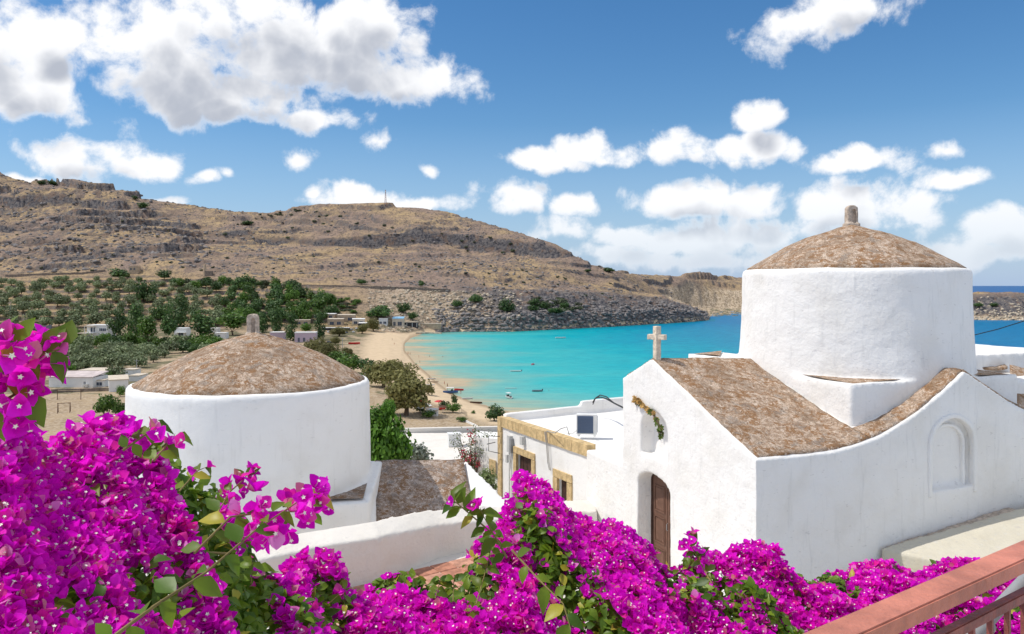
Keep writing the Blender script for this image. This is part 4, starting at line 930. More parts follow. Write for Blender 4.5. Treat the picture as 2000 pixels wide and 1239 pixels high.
def trunk_mesh(name, h, r, seed, limbs=4, lean=.15):
    q = MB(); rr = random.Random(seed); top = Vector((rr.uniform(-lean, lean), rr.uniform(-lean, lean), h))
    q.tube([(0, 0, -.15), Vector((top.x * .3, top.y * .3, h * .4)), top], [r * 1.25, r * .9, r * .6], 7)
    for k in range(limbs):
        a = 6.28 * k / limbs + rr.uniform(-.4, .4); e = top * rr.uniform(.55, .95)
        q.tube([e, e + Vector((math.cos(a) * .25, math.sin(a) * .25, .22)), e + Vector((math.cos(a) * .5, math.sin(a) * .5, .55))], [r * .5, r * .35, r * .12], 5)
    return mesh(name, q.V, q.F, BARK)
KIND = {}
def kind(k, name, n, m_, leaf, nv=3, th=.45, tr=.07, **kw):
    KIND[k] = (name, [crown_mesh('crown', n, m_, 100 + i * 7 + len(KIND) * 31, leaf, **kw) for i in range(nv)], [trunk_mesh('trunk', th, tr, i) for i in range(nv)], th)
kind('olive', 'olive_tree', 620, L_OLIVE, .10, 4, .45, .07)
kind('dark', 'evergreen_tree', 700, L_DARK, .10, 3, .4, .06)
kind('green', 'leafy_tree', 700, L_MID, .10, 3, .4, .06)
kind('tam', 'tamarisk_tree', 2600, L_TAM, .06, 3, .45, .08)
kind('tall', 'eucalyptus_tree', 900, L_DARK, .10, 3, .5, .05, tall=1.9, low=-1.6, flat=1)
kind('tallg', 'poplar_tree', 900, L_MID, .10, 2, .5, .05, tall=1.7, low=-1.4, flat=1)
kind('scrub', 'shrub', 340, L_SCRUB, .13, 3, .0, .03, low=-.3, flat=.6)
kind('gshrub', 'shrub', 420, L_MID, .12, 2, .0, .03, low=-.3, flat=.7)
NPL = {}
def tree(k, base, wpx_, hpx_, label, group=None, sink=0):
    """wpx_, hpx_: width and height in metres"""
    name, cr, tr, th = KIND[k]; v = random.randrange(len(cr))
    low = {'tall': 1.6, 'tallg': 1.4}.get(k, .5); top = {'tall': 1.75, 'tallg': 1.6}.get(k, .85)
    o = thing(name, label, 'shrub' if name == 'shrub' else 'tree', base, random.uniform(0, 6.28), group)
    s_ = wpx_ / 2 / .82; tot = (top + low * .7 + th * .8); sz = hpx_ / tot
    if name != 'shrub':
        t_ = link('trunk', tr[v], o); t_.scale = (s_, s_, sz)
    c_ = link('crown', cr[v], o, (0, 0, sz * (th * .8 + low * .7) if name != 'shrub' else sz * .2)); c_.scale = (s_, s_ * random.uniform(.85, 1.1), sz)
    return o
def tpx(k, px, ybase, w, h, label, group=None, dmin=150):
    """tree whose foot is the terrain point seen at (px, ybase), w x h in photo pixels there"""
    p_ = loc(px, ybase, dmin); m_ = p_.y / F
    if k in ('tall', 'tallg'): h *= 1.28
    return tree(k, p_, w * m_, h * m_, label, group)

random.seed(11)
placed = []
def free(px, y, r):
    for (a, b_, q) in placed:
        if (a - px) ** 2 + ((b_ - y) * 1.9) ** 2 < ((r + q) * .5) ** 2: return False
    placed.append((px, y, r)); return True
# olive terraces across the valley, larger towards the viewer
def belt(px, y, what):
    h = 'at the left end' if px < 400 else 'above the left dome slope' if px < 480 else 'above the church finial' if px < 560 else 'nearest the beach'
    return '%s %s of the wooded belt, %s' % (what, h, 'upper edge' if y < 576 else 'middle' if y < 604 else 'lower edge')
def grove(px, y):
    return 'silvery olive tree in the %s row of the grove, %s' % ('back' if y < 700 else 'middle' if y < 712 else 'front', 'left part' if px < 180 else 'middle part' if px < 250 else 'next to the dome')
def poly_in(px, y, poly):
    c_ = False; j = len(poly) - 1
    for i in range(len(poly)):
        if (poly[i][1] > y) != (poly[j][1] > y) and px < (poly[j][0] - poly[i][0]) * (y - poly[i][1]) / (poly[j][1] - poly[i][1]) + poly[i][0]: c_ = not c_
        j = i
    return c_
def fill(n, poly, kinds, w0, w1, y0, y1, label, group, hr=.9, rad=.85):
    xs = [p_[0] for p_ in poly]; ys = [p_[1] for p_ in poly]; k = 0; tries = 0
    while k < n and tries < n * 30:
        tries += 1; px = random.uniform(min(xs), max(xs)); y = random.uniform(min(ys), max(ys))
        if not poly_in(px, y, poly): continue
        w = (w0 + (w1 - w0) * (y - y0) / (y1 - y0)) * random.uniform(.75, 1.25)
        if not free(px, y, w * rad): continue
        kd = random.choice(kinds)
        if callable(label): lab = label(px, y)
        else: lab = label[kd] if isinstance(label, dict) else label
        if group and not isinstance(group, str) and group[kd].endswith('foot of the hill'): lab = belt(px, y, 'dark green tree' if kd == 'dark' else 'bright green tree')
        if kd in ('dark', 'green', 'olive') and isinstance(lab, str) and ('left drum' in lab or 'left of the' in lab) and not lab.startswith('grey-green olive'): lab += ', %s %s' % ('left' if px < (min(xs) + max(xs)) / 2 else 'right', 'behind' if y < (min(ys) + max(ys)) / 2 else 'in front')
        tpx(kd, px, y, w, w * hr * random.uniform(.85, 1.2), lab, group[kd] if isinstance(group, dict) else group); k += 1
    return k
GO = 'olive trees on the terraces'
def olive_label(px, y):
    v = 'upper' if y < 578 else 'middle' if y < 606 else 'lowest'
    h = 'at the left edge' if px < 55 else 'above the white shed' if px < 140 else 'above the two storey white house' if px < 225 else 'below the ruined house' if px < 300 else 'above the small white houses' if px < 370 else 'left of the church finial'
    return 'grey-green olive tree on the %s terraces %s' % (v, h)
fill(125, [(-30, 556), (60, 552), (240, 548), (330, 560), (430, 585), (430, 640), (300, 640), (120, 645), (-30, 640)], ['olive'], 17, 31, 550, 640, olive_label, GO)
fill(56, [(330, 560), (450, 556), (560, 562), (640, 590), (650, 622), (560, 640), (430, 640), (430, 590)], ['dark', 'dark', 'green'], 22, 30, 550, 640,
     {'dark': 'dark green tree in the wooded belt at the foot of the hill', 'green': 'bright green tree in the wooded belt at the foot of the hill'}, {'dark': 'dark trees at the foot of the hill', 'green': 'green trees at the foot of the hill'}, 1.0, .6)
fill(24, [(320, 548), (560, 552), (600, 560), (600, 566), (330, 562)], ['dark', 'scrub'], 16, 18, 548, 566, {'dark': 'dark tree in the row along the top terrace wall', 'scrub': 'low scrub along the top terrace wall'}, {'dark': 'row along the terrace wall', 'scrub': 'scrub along the terrace wall'}, .8, .5)
# valley floor: olives in rows, darker trees round the houses
fill(46, [(110, 695), (330, 688), (330, 700), (260, 722), (140, 725), (110, 715)], ['olive'], 30, 34, 690, 725, grove, 'olives in the dense grove', .85, .45)
fill(34, [(-30, 650), (150, 660), (150, 690), (60, 700), (-30, 690)], ['olive', 'green', 'dark'], 28, 34, 650, 700, {'olive': 'grey-green tree left of the two storey white house', 'green': 'green tree left of the two storey white house', 'dark': 'dark tree left of the two storey white house'},
     {'olive': 'grey trees west of the white house', 'green': 'green trees west of the white house', 'dark': 'dark trees west of the white house'}, .8, .6)
fill(36, [(215, 668), (330, 672), (420, 668), (420, 690), (330, 694), (215, 690), (150, 684)], ['olive', 'dark', 'green'], 30, 36, 668, 694, {'olive': 'greyish tree between the white house and the left drum', 'dark': 'dark tree between the white house and the left drum', 'green': 'fresh green tree between the white house and the left drum'},
     {'olive': 'grey trees below the white house', 'dark': 'dark trees below the white house', 'green': 'green trees below the white house'}, .8, .55)
fill(30, [(-20, 700), (110, 700), (110, 730), (-20, 740)], ['green', 'dark', 'olive'], 36, 40, 700, 740, {'olive': 'greyish tree left of the long white building', 'dark': 'dark tree left of the long white building', 'green': 'green tree left of the long white building'},
     {'olive': 'grey trees by the long building', 'dark': 'dark trees by the long building', 'green': 'green trees by the long building'}, .8, .6)
# individually recognisable trees (kind, column, foot row, width, height, label)
for a in [('tall', 232, 668, 36, 62, 'tall dark eucalyptus just right of the two storey white house'), ('tall', 262, 664, 38, 66, 'second tall eucalyptus right of the two storey white house'),
          ('tallg', 288, 676, 46, 58, 'broad yellow green tree in the clump right of the white house'), ('tall', 330, 676, 36, 72, 'tallest dark tree before the small white houses'),
          ('tall', 352, 640, 34, 60, 'dark tree rising over the small white houses'), ('tall', 392, 672, 52, 62, 'dense dark tree just left of the church finial'), ('dark', 310, 628, 36, 40, 'round dark tree above the eucalyptus clump'),
          ('tallg', 455, 655, 54, 44, 'rounded olive green tree just left of the church finial'), ('olive', 418, 636, 30, 24, 'small pale olive above the dark trees'),
          ('tall', 513, 650, 26, 38, 'slim dark tree right of the church finial'), ('tall', 540, 652, 30, 46, 'middle tree of the three beside the mauve building'), ('tall', 568, 666, 30, 50, 'dark tree directly before the mauve building'),
          ('tall', 625, 664, 28, 50, 'isolated dark tree between the mauve building and the car park'), ('green', 597, 648, 32, 18, 'low bright green tree behind the mauve building'),
          ('tam', 707, 652, 26, 22, 'umbrella shaped tamarisk alone on the beach'), ('tam', 730, 648, 26, 30, 'upright tamarisk by the beach cafes'), ('tam', 662, 657, 34, 20, 'spreading tamarisk at the edge of the car park'), ('tam', 655, 674, 22, 18, 'small tamarisk behind the sand near the dark car'),
          ('dark', 740, 622, 54, 32, 'wide dark tree above the blue roofed beach house'), ('dark', 788, 612, 26, 26, 'dark tree on the pale scree above the beach'), ('dark', 806, 625, 18, 20, 'small dark tree at the foot of the pale scree'),
          ('dark', 893, 600, 22, 18, 'dark bush left on the headland slope'), ('dark', 929, 592, 24, 22, 'larger dark bush high on the headland slope'), ('dark', 990, 612, 30, 32, 'dark tree half way down the headland'),
          ('dark', 282, 592, 40, 50, 'large dark tree standing on the olive terraces'), ('dark', 235, 545, 44, 26, 'dark tree beside the ruined house on the hill'), ('dark', 320, 546, 30, 24, 'dark tree at the end of the upper terrace'),
          ('dark', 82, 361, 20, 9, 'left one of the two trees on the left skyline'), ('dark', 104, 362, 20, 12, 'right one of the two trees on the left skyline'), ('dark', 280, 408, 22, 16, 'dark bush high on the left hill edge'), ('dark', 264, 390, 14, 10, 'small bush under the left skyline'),
          ('dark', 480, 440, 30, 11, 'lone dark bush on the bare slope in the middle'), ('dark', 595, 401, 13, 8, 'bush at the left end of the flat hill top'), ('dark', 706, 556, 20, 14, 'dark bush on the edge of the brown bank'), ('dark', 822, 560, 14, 14, 'small bush on the edge of the brown bank'),
          ('dark', 1190, 532, 26, 12, 'dark bush where the ridge runs down to the cape'), ('dark', 1148, 532, 14, 8, 'small bush on the falling ridge')]:
    tpx(a[0], a[1], a[2], a[3], a[4], a[5], None, 150)
fill(14, [(1035, 585), (1130, 580), (1150, 600), (1110, 615), (1030, 612)], ['dark', 'scrub'], 20, 26, 580, 615, {'dark': 'dark bush in the green patch over the shore cliffs', 'scrub': 'low scrub in the green patch over the shore cliffs'}, {'dark': 'bushes over the shore cliffs', 'scrub': 'scrub over the shore cliffs'}, .6, .5)
fill(90, [(0, 400), (300, 440), (600, 500), (1000, 515), (1200, 550), (1300, 590), (700, 552), (300, 535), (0, 540)], ['scrub'], 5, 8, 400, 590, 'small dark scrub bush on the bare hillside', 'scrub on the hillside', .7, 1.5)
fill(30, [(540, 400), (1080, 480), (1100, 500), (400, 470), (400, 420)], ['scrub'], 7, 9, 400, 500, 'scrub bush near the rock band of the flat hill', 'scrub on the flat hill', .7, 1.2)
fill(16, [(500, 412), (590, 408), (590, 420), (500, 424)], ['scrub'], 9, 9, 408, 424, 'scrub in the dark line left of the flat hill top', 'scrub on the saddle', .6, .5)
fill(40, [(560, 566), (700, 590), (690, 612), (560, 615)], ['scrub', 'green'], 12, 18, 566, 615, {'scrub': 'scrub on the slope behind the beach village', 'green': 'green bush on the slope behind the beach village'}, {'scrub': 'scrub behind the beach village', 'green': 'bushes behind the beach village'}, .5, .6)
for k, (px, y) in enumerate(((1911, 600), (1941, 600))): tpx('dark', px, y, 15, 11, ['left dark bush on the low islet right of the drum', 'right dark bush on the low islet right of the drum'][k])

# green edge of the beach and the near village
for a in [('tam', 618, 700, 54, 44, 'brownish tamarisk emerging behind the slope of the left dome'), ('tam', 640, 706, 44, 40, 'tamarisk just above the left dome edge'), ('green', 660, 715, 40, 34, 'bright green tree over the left dome edge'), ('green', 680, 730, 56, 44, 'wide bright green tree touching the dome outline'),
          ('tam', 680, 700, 26, 24, 'small olive tamarisk on the sand above the green trees'), ('dark', 722, 735, 40, 44, 'dark leafed tree left of the big tamarisks'), ('green', 700, 752, 36, 30, 'pale green shrub low at the dome edge'), ('tam', 748, 757, 76, 58, 'left one of the two big tamarisks by the beach'),
          ('tam', 774, 752, 70, 54, 'rear big tamarisk by the beach'), ('tam', 792, 812, 98, 94, 'biggest tamarisk standing in front of the beach'), ('tam', 838, 772, 22, 22, 'small tamarisk among the beached boats'),
          ('dark', 868, 800, 18, 22, 'small palm like tree behind the beach bar'), ('green', 885, 806, 26, 22, 'round bush beside the beach fence'), ('dark', 887, 790, 14, 22, 'thin tree beside the beach fence'), ('dark', 965, 822, 36, 34, 'round dark tree at the corner of the ochre trim'),
          ('green', 925, 808, 10, 7, 'tiny bush on the sand by the fence'), ('green', 901, 824, 22, 12, 'flat shrub on the dry lot'), ('dark', 820, 806, 30, 24, 'dark shrubs under the beach umbrellas'), ('green', 838, 816, 30, 16, 'green hedge under the beach bar')]:
    tpx(*a)
for a in [('green', 204, 812, 44, 48, 'leafy bush left of the round church by the playground'), ('green', 232, 812, 30, 40, 'bush squeezed against the left drum outline'), ('olive', 228, 742, 40, 34, 'olive tree among the white sheds'), ('green', 212, 745, 22, 22, 'yellow green bush between the sheds'), ('green', 136, 726, 24, 22, 'green bush left of the sheds'), ('green', 235, 775, 20, 24, 'small bush below the right shed'), ('dark', 170, 722, 9, 12, 'little dark bush in front of the flat shed')]:
    tpx(*a)

# fig tree between the drum and the village roof, silver shrub
figc = crown_mesh('crown', 6500, L_FIG, 5, .075, lobes=16, jag=.45, flat=1.1, low=-.95); 
fig = thing('fig_tree', 'bright green fig tree between the left drum and the white village roof', 'tree', at(752, 1010, 30))
q = MB().tube([(0, 0, -3), (.1, 0, .5), (.05, 0, 2.4)], [.13, .11, .06], 8); q.tube([(.05, 0, 1), (.5, .1, 1.8), (.7, 0, 2.8)], [.08, .05, .02], 6); q.tube([(.05, 0, 1), (-.4, .1, 2), (-.5, 0, 2.7)], [.08, .05, .02], 6); q.out('trunk', BARK, fig)
for (x_, z_, s_, sz) in ((.0, 2.6, 1.15, 1.7), (.38, 2.0, .55, 1.0), (-.45, 3.6, .8, .75), (.1, 4.05, .35, .5)):
    c_ = link('crown', figc, fig, (x_, 0, z_), random.random() * 6); c_.scale = (s_, s_ * .9, sz)
sage = thing('silver_shrub', 'silvery blue shrub at the foot of the fig tree by the village roof', 'shrub', at(815, 915, 34))
sg = crown_mesh('crown', 900, L_SAGE, 9, .09, lobes=9, jag=.6); c_ = link('crown', sg, sage, (0, 0, .55)); c_.scale = (.8, .6, .8)
# sparse red flowering shrub before the house
L_RED = leafmat('red_bract', (.50, .03, .08), (.62, .12, .16), .3, .6); L_PALEG = leafmat('pale_leaf', (.10, .15, .05), (.30, .34, .16), .3, .6)
rs = thing('flowering_shrub', 'sparse shrub with red flowers between the tank and the ochre pilaster', 'shrub', at(925, 965, 26))
q = MB()
rr = random.Random(3); tips = []
for k in range(26):
    a = rr.uniform(0, 6.28); h_ = rr.uniform(1.0, 2.1); sp_ = rr.uniform(.1, .75)
    e = Vector((math.cos(a) * sp_, math.sin(a) * sp_ * .7, h_)); q.tube([(0, 0, 0), e * .5 + Vector((0, 0, .15)), e], [.02, .013, .005], 5); tips += [e, e * .8 + Vector((0, 0, .1)), e * .6 + Vector((0, 0, .15))]
q.out('stem', BARK, rs)
def puff(name, n, m_, leaf, spread, centers, seed, parent):
    r = np.random.default_rng(seed); C = np.array([c_[:] for c_ in centers]); k = r.integers(0, len(C), n); Pn = C[k] + r.normal(size=(n, 3)) * spread
    nrm = r.normal(size=(n, 3)) + np.array([0, 0, .6]); nrm /= np.linalg.norm(nrm, axis=1)[:, None]; t = np.cross(nrm, r.normal(size=(n, 3))); t /= np.linalg.norm(t, axis=1)[:, None]; q_ = np.cross(nrm, t)
    L_ = leaf * r.uniform(.7, 1.3, (n, 1)); V_ = np.stack([Pn - t * L_, Pn - q_ * L_ * .5, Pn + t * L_, Pn + q_ * L_ * .5], 1).reshape(-1, 3)
    return link(name, npmesh(name, V_, np.arange(n * 4).reshape(-1, 4), m_), parent, kind='stuff')
puff('leaves', 1500, L_PALEG, .035, .09, tips, 1, rs); puff('flowers', 420, L_RED, .04, .06, tips[::5], 2, rs)
ls = thing('green_shrub', 'light green bush against the white wall below the yellow shutter', 'shrub', at(945, 985, 25))
sg = crown_mesh('crown', 1500, leafmat('light_leaf', (.12, .19, .05), (.36, .42, .20), .3, .6), 19, .07, lobes=9, jag=.6); c_ = link('crown', sg, ls, (0, 0, .7)); c_.scale = (.5, .5, .75)

# ---------------- far structures ----------------
FW = mat('far_white', (.74, .74, .73), .8, .2, var=.06, vscale=.3); FG = mat('far_glass', (.05, .07, .11), .3, .4); FR = mat('far_roof_pink', (.56, .48, .46), .8, .2, var=.15, vscale=.3); FB = mat('far_blue', (.22, .42, .60), .7, .2); FM = mat('far_mauve', (.52, .42, .50), .8, .2, var=.1)
FT = mat('far_tan', (.46, .36, .26), .9, .2, var=.2, vscale=.4); FD = mat('far_dark', (.05, .05, .055), .8, .2); FC = mat('awning', (.60, .52, .42), .9, .1, var=.1, vscale=.4); STW = mat('rubble_wall', (.22, .18, .15), .95, .1, bump=1, bscale=1.2, var=.4, vscale=.8)
def hut(name, label, px, y, w, h, dep_, wall, roof=None, cat='house', rz=0, wins=(), extras=(), slope=0, dmin=150, group=None, rt=.35):
    """box building with its foot at terrain point (px, y); w, h in photo pixels; wins: (x0, x1, z0, z1) fractions on the front"""
    p_ = loc(px, y, dmin); m_ = p_.y / F; Wm, Hm = w * m_, h * m_
    o = thing(name, label, cat, p_, rz, group)
    MB().box((0, dep_ / 2, Hm / 2 - 1), (Wm, dep_, Hm + 2)).out('wall', wall, o)
    q = MB(); z = Hm
    q.hexa([(-Wm / 2 - .2, -.25, z + .02), (Wm / 2 + .2, -.25, z + .02), (Wm / 2 + .2, dep_ + .25, z + slope + .02), (-Wm / 2 - .2, dep_ + .25, z + slope + .02)], [(-Wm / 2 - .2, -.25, z + rt), (Wm / 2 + .2, -.25, z + rt), (Wm / 2 + .2, dep_ + .25, z + slope + rt), (-Wm / 2 - .2, dep_ + .25, z + slope + rt)])
    q.out('roof', roof or wall, o)
    for (a, b_, c_, d_) in wins:
        f = MB().box(((a + b_ - 1) / 2 * Wm, -.04, (c_ + d_) / 2 * Hm), ((b_ - a) * Wm, .1, (d_ - c_) * Hm)).out('window', FG, o)
        q = MB().box(((a + b_ - 1) / 2 * Wm, -.10, (c_ + d_) / 2 * Hm), (.12, .06, (d_ - c_) * Hm)); q.box(((a + b_ - 1) / 2 * Wm, -.10, c_ * Hm), ((b_ - a) * Wm + .3, .14, .12)); q.out('frame', wall, f)
    for (x, y_, z_, sx, sy, sz, m2, nm) in extras: MB().box((x * Wm, y_, z_ * Hm), (sx * Wm, sy, sz * Hm)).out(nm, m2, o)
    return o
hut('two_storey_house', 'two storey white house with balcony among the trees in the valley', 190, 664, 44, 28, 10, FW, rz=R(-8), wins=((.60, .74, .60, .80), (.76, .92, .60, .80), (.18, .38, .55, .85), (.12, .24, .08, .28), (.42, .54, .08, .28), (.72, .82, .10, .30)),
    extras=((-.28, -1.6, .48, .44, 3.2, .05, FW, 'balcony'), (-.28, -1.6, .95, .42, 3.2, .04, FC, 'awning'), (-.70, 1, .45, .42, 5, .05, FC, 'awning'), (-.49, -3.0, .7, .02, .2, .5, FW, 'post'), (-.07, -3.0, .7, .02, .2, .5, FW, 'post')))
hut('white_shed', 'small windowless white shed behind the pink flowers at left', 84, 664, 36, 11, 6, FW)
hut('flat_shed', 'flat white roof half hidden in trees below the two storey house', 216, 675, 20, 5, 6, FW)
hut('white_house', 'left small white house in the trees before the dome', 352, 662, 24, 20, 8, FW, wins=((.35, .75, .3, .6),), extras=((.1, -1.5, .62, .8, 3, .05, FW, 'balcony'),))
hut('white_house', 'white house gable nearest the left slope of the dome', 430, 662, 22, 11, 6, FW, wins=((.3, .5, .3, .7),))
hut('white_house', 'small white wall visible behind the thin poles left of the dome', 418, 650, 14, 8, 6, FW)
hut('long_building', 'long low white building with pinkish roof beyond the playground', 138, 757, 88, 19, 11, FW, FR, 'building', R(-3), wins=((.80, .84, .2, .6),), slope=1.2, extras=((.38, -.5, .22, .05, .8, .3, METER, 'air_conditioner'), (.32, -.5, .18, .04, .8, .22, METER, 'air_conditioner')))
hut('porch', 'small porch with corrugated roof at the right end of the long building', 190, 756, 26, 12, 5, FW, FC, 'building', 0, wins=((.05, .2, .1, .7), (.45, .85, .2, .75)))
hut('shed', 'wide flat roofed shed behind the long white building', 178, 733, 52, 8, 12, FW, FC, 'building')
hut('shed', 'white shed with brown beams above the porch', 200, 737, 22, 10, 6, FW, FC, 'building', wins=((.05, .25, .1, .6),))
hut('shed', 'shed with sloping cream roof touching the left dome outline', 232, 765, 34, 22, 9, FW, FC, 'building', R(28), slope=.8)
hut('shed', 'small white shed right of the silvery olive tree', 252, 735, 22, 12, 6, FW, FC, 'building')
hut('greenhouse', 'white shed roof just above the left end of the dome', 262, 745, 20, 10, 8, FW, FC, 'building')
hut('mauve_building', 'long mauve building with arched doors behind the dark trees', 596, 669, 40, 18, 9, FM, FW, 'building', R(6), wins=((.15, .24, .05, .5), (.40, .50, .05, .5), (.72, .80, .05, .5)), rt=.6)
hut('white_house', 'small whitish building left of the mauve one', 540, 664, 26, 14, 8, FM, FW, 'building')
hut('beach_house', 'small beach house with a light blue hipped roof', 777, 638, 22, 15, 7, FC, FB, 'house', 0, wins=((.1, .3, .1, .6), (.5, .85, .1, .6)), slope=1.5)
hut('beach_house', 'white two level beach house left of the blue roof', 748, 634, 16, 11, 6, FW, FW, 'house', 0, wins=((.1, .35, .1, .5), (.55, .9, .1, .5)))
hut('beach_bar', 'beach bar with dark shaded terrace right of the blue roof', 803, 639, 26, 9, 6, FD, FC, 'building', 0, extras=((-.3, -2, .45, .03, .2, .9, FW, 'post'), (.1, -2, .45, .03, .2, .9, FW, 'post'), (.45, -2, .45, .03, .2, .9, FW, 'post')))  # near-black wall colour stands in for the shade under the terrace roof
hut('beach_bar', 'low stone terrace at the end of the beach under the scree', 838, 640, 46, 7, 5, FT, FC, 'building')
for k, (px, y, w, h, c1, c2, lb) in enumerate(((590, 634, 30, 8, FT, FC, 'leftmost'), (655, 636, 30, 12, FT, FC, 'tan'), (676, 628, 34, 12, FT, FC, 'upper'), (700, 634, 24, 10, FC, FW, 'cream'), (716, 640, 34, 8, FD, FW, 'lowest'), (640, 622, 26, 8, FT, FW, 'highest'), (610, 622, 30, 7, STW, FT, 'stone'))):
    hut('taverna', 'taverna roof behind the car park, the ' + lb + ' one of the cluster', px, y, w, h, 7, c1, c2, 'building', random.uniform(-.15, .15), wins=((.15, .4, .1, .6), (.6, .85, .1, .6)), slope=.4)
hut('carport', 'long pale canopy roof over the parked cars', 655, 646, 52, 5, 5, FD, FW, 'building')
hut('ruin', 'ruined stone house with two empty windows on the hill slope', 260, 536, 17, 15, 9, FT, FT, 'ruin', 0, wins=((.15, .35, .55, .8), (.55, .75, .55, .8)))
rz0 = loc(400, 538); tw = thing('watchtower', 'narrow ruined stone tower stub on the dry slope', 'tower', rz0)
MB().lathe([(2.2, -1), (1.9, 6), (1.4, 13)], 10).out('shaft', FT, tw); MB().box((5, 0, 2), (8, 5, 6)).out('wall', STW, tw)
# dry stone walls
def drywall(label, pts, hpx, m_=STW, th=1.0, name='dry_stone_wall'):
    q = MB(); P_ = [loc(*p_) for p_ in pts]; o = thing(name, label, 'wall', P_[0])
    for a, b_ in zip(P_[:-1], P_[1:]):
        h_ = hpx * a.y / F; n_ = Vector((0, th, 0)); dn_ = Vector((0, 0, -2)); N = max(2, int((b_ - a).length / 4))
        for k in range(N):
            s0 = a.lerp(b_, k / N); s1 = a.lerp(b_, (k + 1) / N); u0 = Vector((0, 0, h_ * random.uniform(.85, 1.1))); u1 = Vector((0, 0, h_ * random.uniform(.85, 1.1)))
            q.hexa([s0 + dn_, s1 + dn_, s1 + n_ + dn_, s0 + n_ + dn_], [s0 + u0, s1 + u1, s1 + n_ + u1, s0 + n_ + u0])
    wpart('stonework', q.V, q.F, m_, o); return o
drywall('long dry stone wall with a gap below the left hill', [(10, 541), (80, 538), (160, 536), (205, 531)], 4)
drywall('brown dry stone wall under the long white building', [(100, 768), (150, 766), (215, 764)], 7)
drywall('grey blue retaining wall left of the white houses', [(0, 647), (50, 646), (100, 643)], 8, mat('bluegrey_wall', (.20, .22, .26), .9, .1, var=.15, vscale=.3))
drywall('brown banked wall along the plateau edge', [(575, 561), (650, 562), (720, 564), (800, 566), (880, 570)], 5)
drywall('low white edged path wall beside the dry lot', [(903, 822), (925, 832), (958, 850)], 4, FW, .6, 'path_wall')
drywall('stone groyne running into the shallow water at the beach end', [(812, 652), (838, 652), (862, 653)], 2.5, ROCKP, 6, 'jetty')
# radio mast
mp = loc(753, 402); mh = 31 * mp.y / F; mast = thing('radio_mast', 'thin red and white lattice mast on the flat hill top', 'mast', mp)
q = MB(); qb = MB(); w0 = 1.5
for (sx, sy) in ((-1, -1), (1, -1), (1, 1), (-1, 1)): q.tube([(sx * w0, sy * w0, 0), (sx * .35, sy * .35, mh)], .22, 4)
for k in range(9):
    z0, z1 = mh * k / 9, mh * (k + 1) / 9; r0 = w0 + (.35 - w0) * k / 9; r1 = w0 + (.35 - w0) * (k + 1) / 9
    for (a, b_) in (((-1, -1), (1, -1)), ((1, -1), (1, 1)), ((1, 1), (-1, 1)), ((-1, 1), (-1, -1))): qb.tube([(a[0] * r0, a[1] * r0, z0), (b_[0] * r1, b_[1] * r1, z1)], .12, 3)
q.out('leg', mat('mast_paint', (.35, .16, .12), .6, .3), mast); qb.out('brace', GREYM, mast)
MB().lathe([(.9, 0), (.9, 2)], 8, (0, -.9, mh * .85)).out('antenna', FW, mast); MB().box((-7, 6, 1.6), (9, 5, 4)).out('cabin', FT, mast)
# playground
pg = loc(125, 806); m_ = pg.y / F
sw = thing('swing_frame', 'rusty swing frame standing askew on the dry playground', 'swing', pg, R(25)); rust = mat('rust', (.10, .05, .03), .8, .3)
for x_ in (-1.7, 1.7):
    for s_ in (-1, 1): MB().tube([(x_, s_ * 1.3, 0), (x_, 0, 3.0)], .11, 6).out('leg', rust, sw)
MB().tube([(-1.9, 0, 3.0), (1.9, 0, 3.0)], .09, 6).out('crossbar', rust, sw)
gl = loc(135, 781); m_ = gl.y / F; goal = thing('goal', 'wooden goal frame with crossbar behind the swing', 'goal', gl)
for x_ in (-23, 23): MB().tube([(x_ * m_, 0, -.2), (x_ * m_, 0, 20 * m_)], .11, 6).out('post', rust, goal)
MB().tube([(-23 * m_, 0, 18 * m_), (23 * m_, 0, 18 * m_)], .07, 6).out('crossbar', FT, goal)
# utility poles
def pole(px, y, hpx, label):
    p_ = loc(px, y); o = thing('utility_pole', label, 'pole', p_, 0, None); h_ = hpx * p_.y / F
    MB().tube([(0, 0, -.3), (0, 0, h_)], [.22, .15], 6).out('shaft', GREYM, o); MB().box((0, 0, h_ * .9), (2.4, .15, .15)).out('crossarm', GREYM, o)
for a in ((406, 668, 30, 'utility pole before the dark trees left of the dome'), (267, 727, 25, 'pole over the left end of the dome'), (669, 680, 20, 'white lamp pole at the edge of the sand'), (706, 722, 22, 'pole behind the green trees at the dome edge'), (20, 625, 30, 'thin pole on the lowest olive terrace at the left edge')): pole(*a)

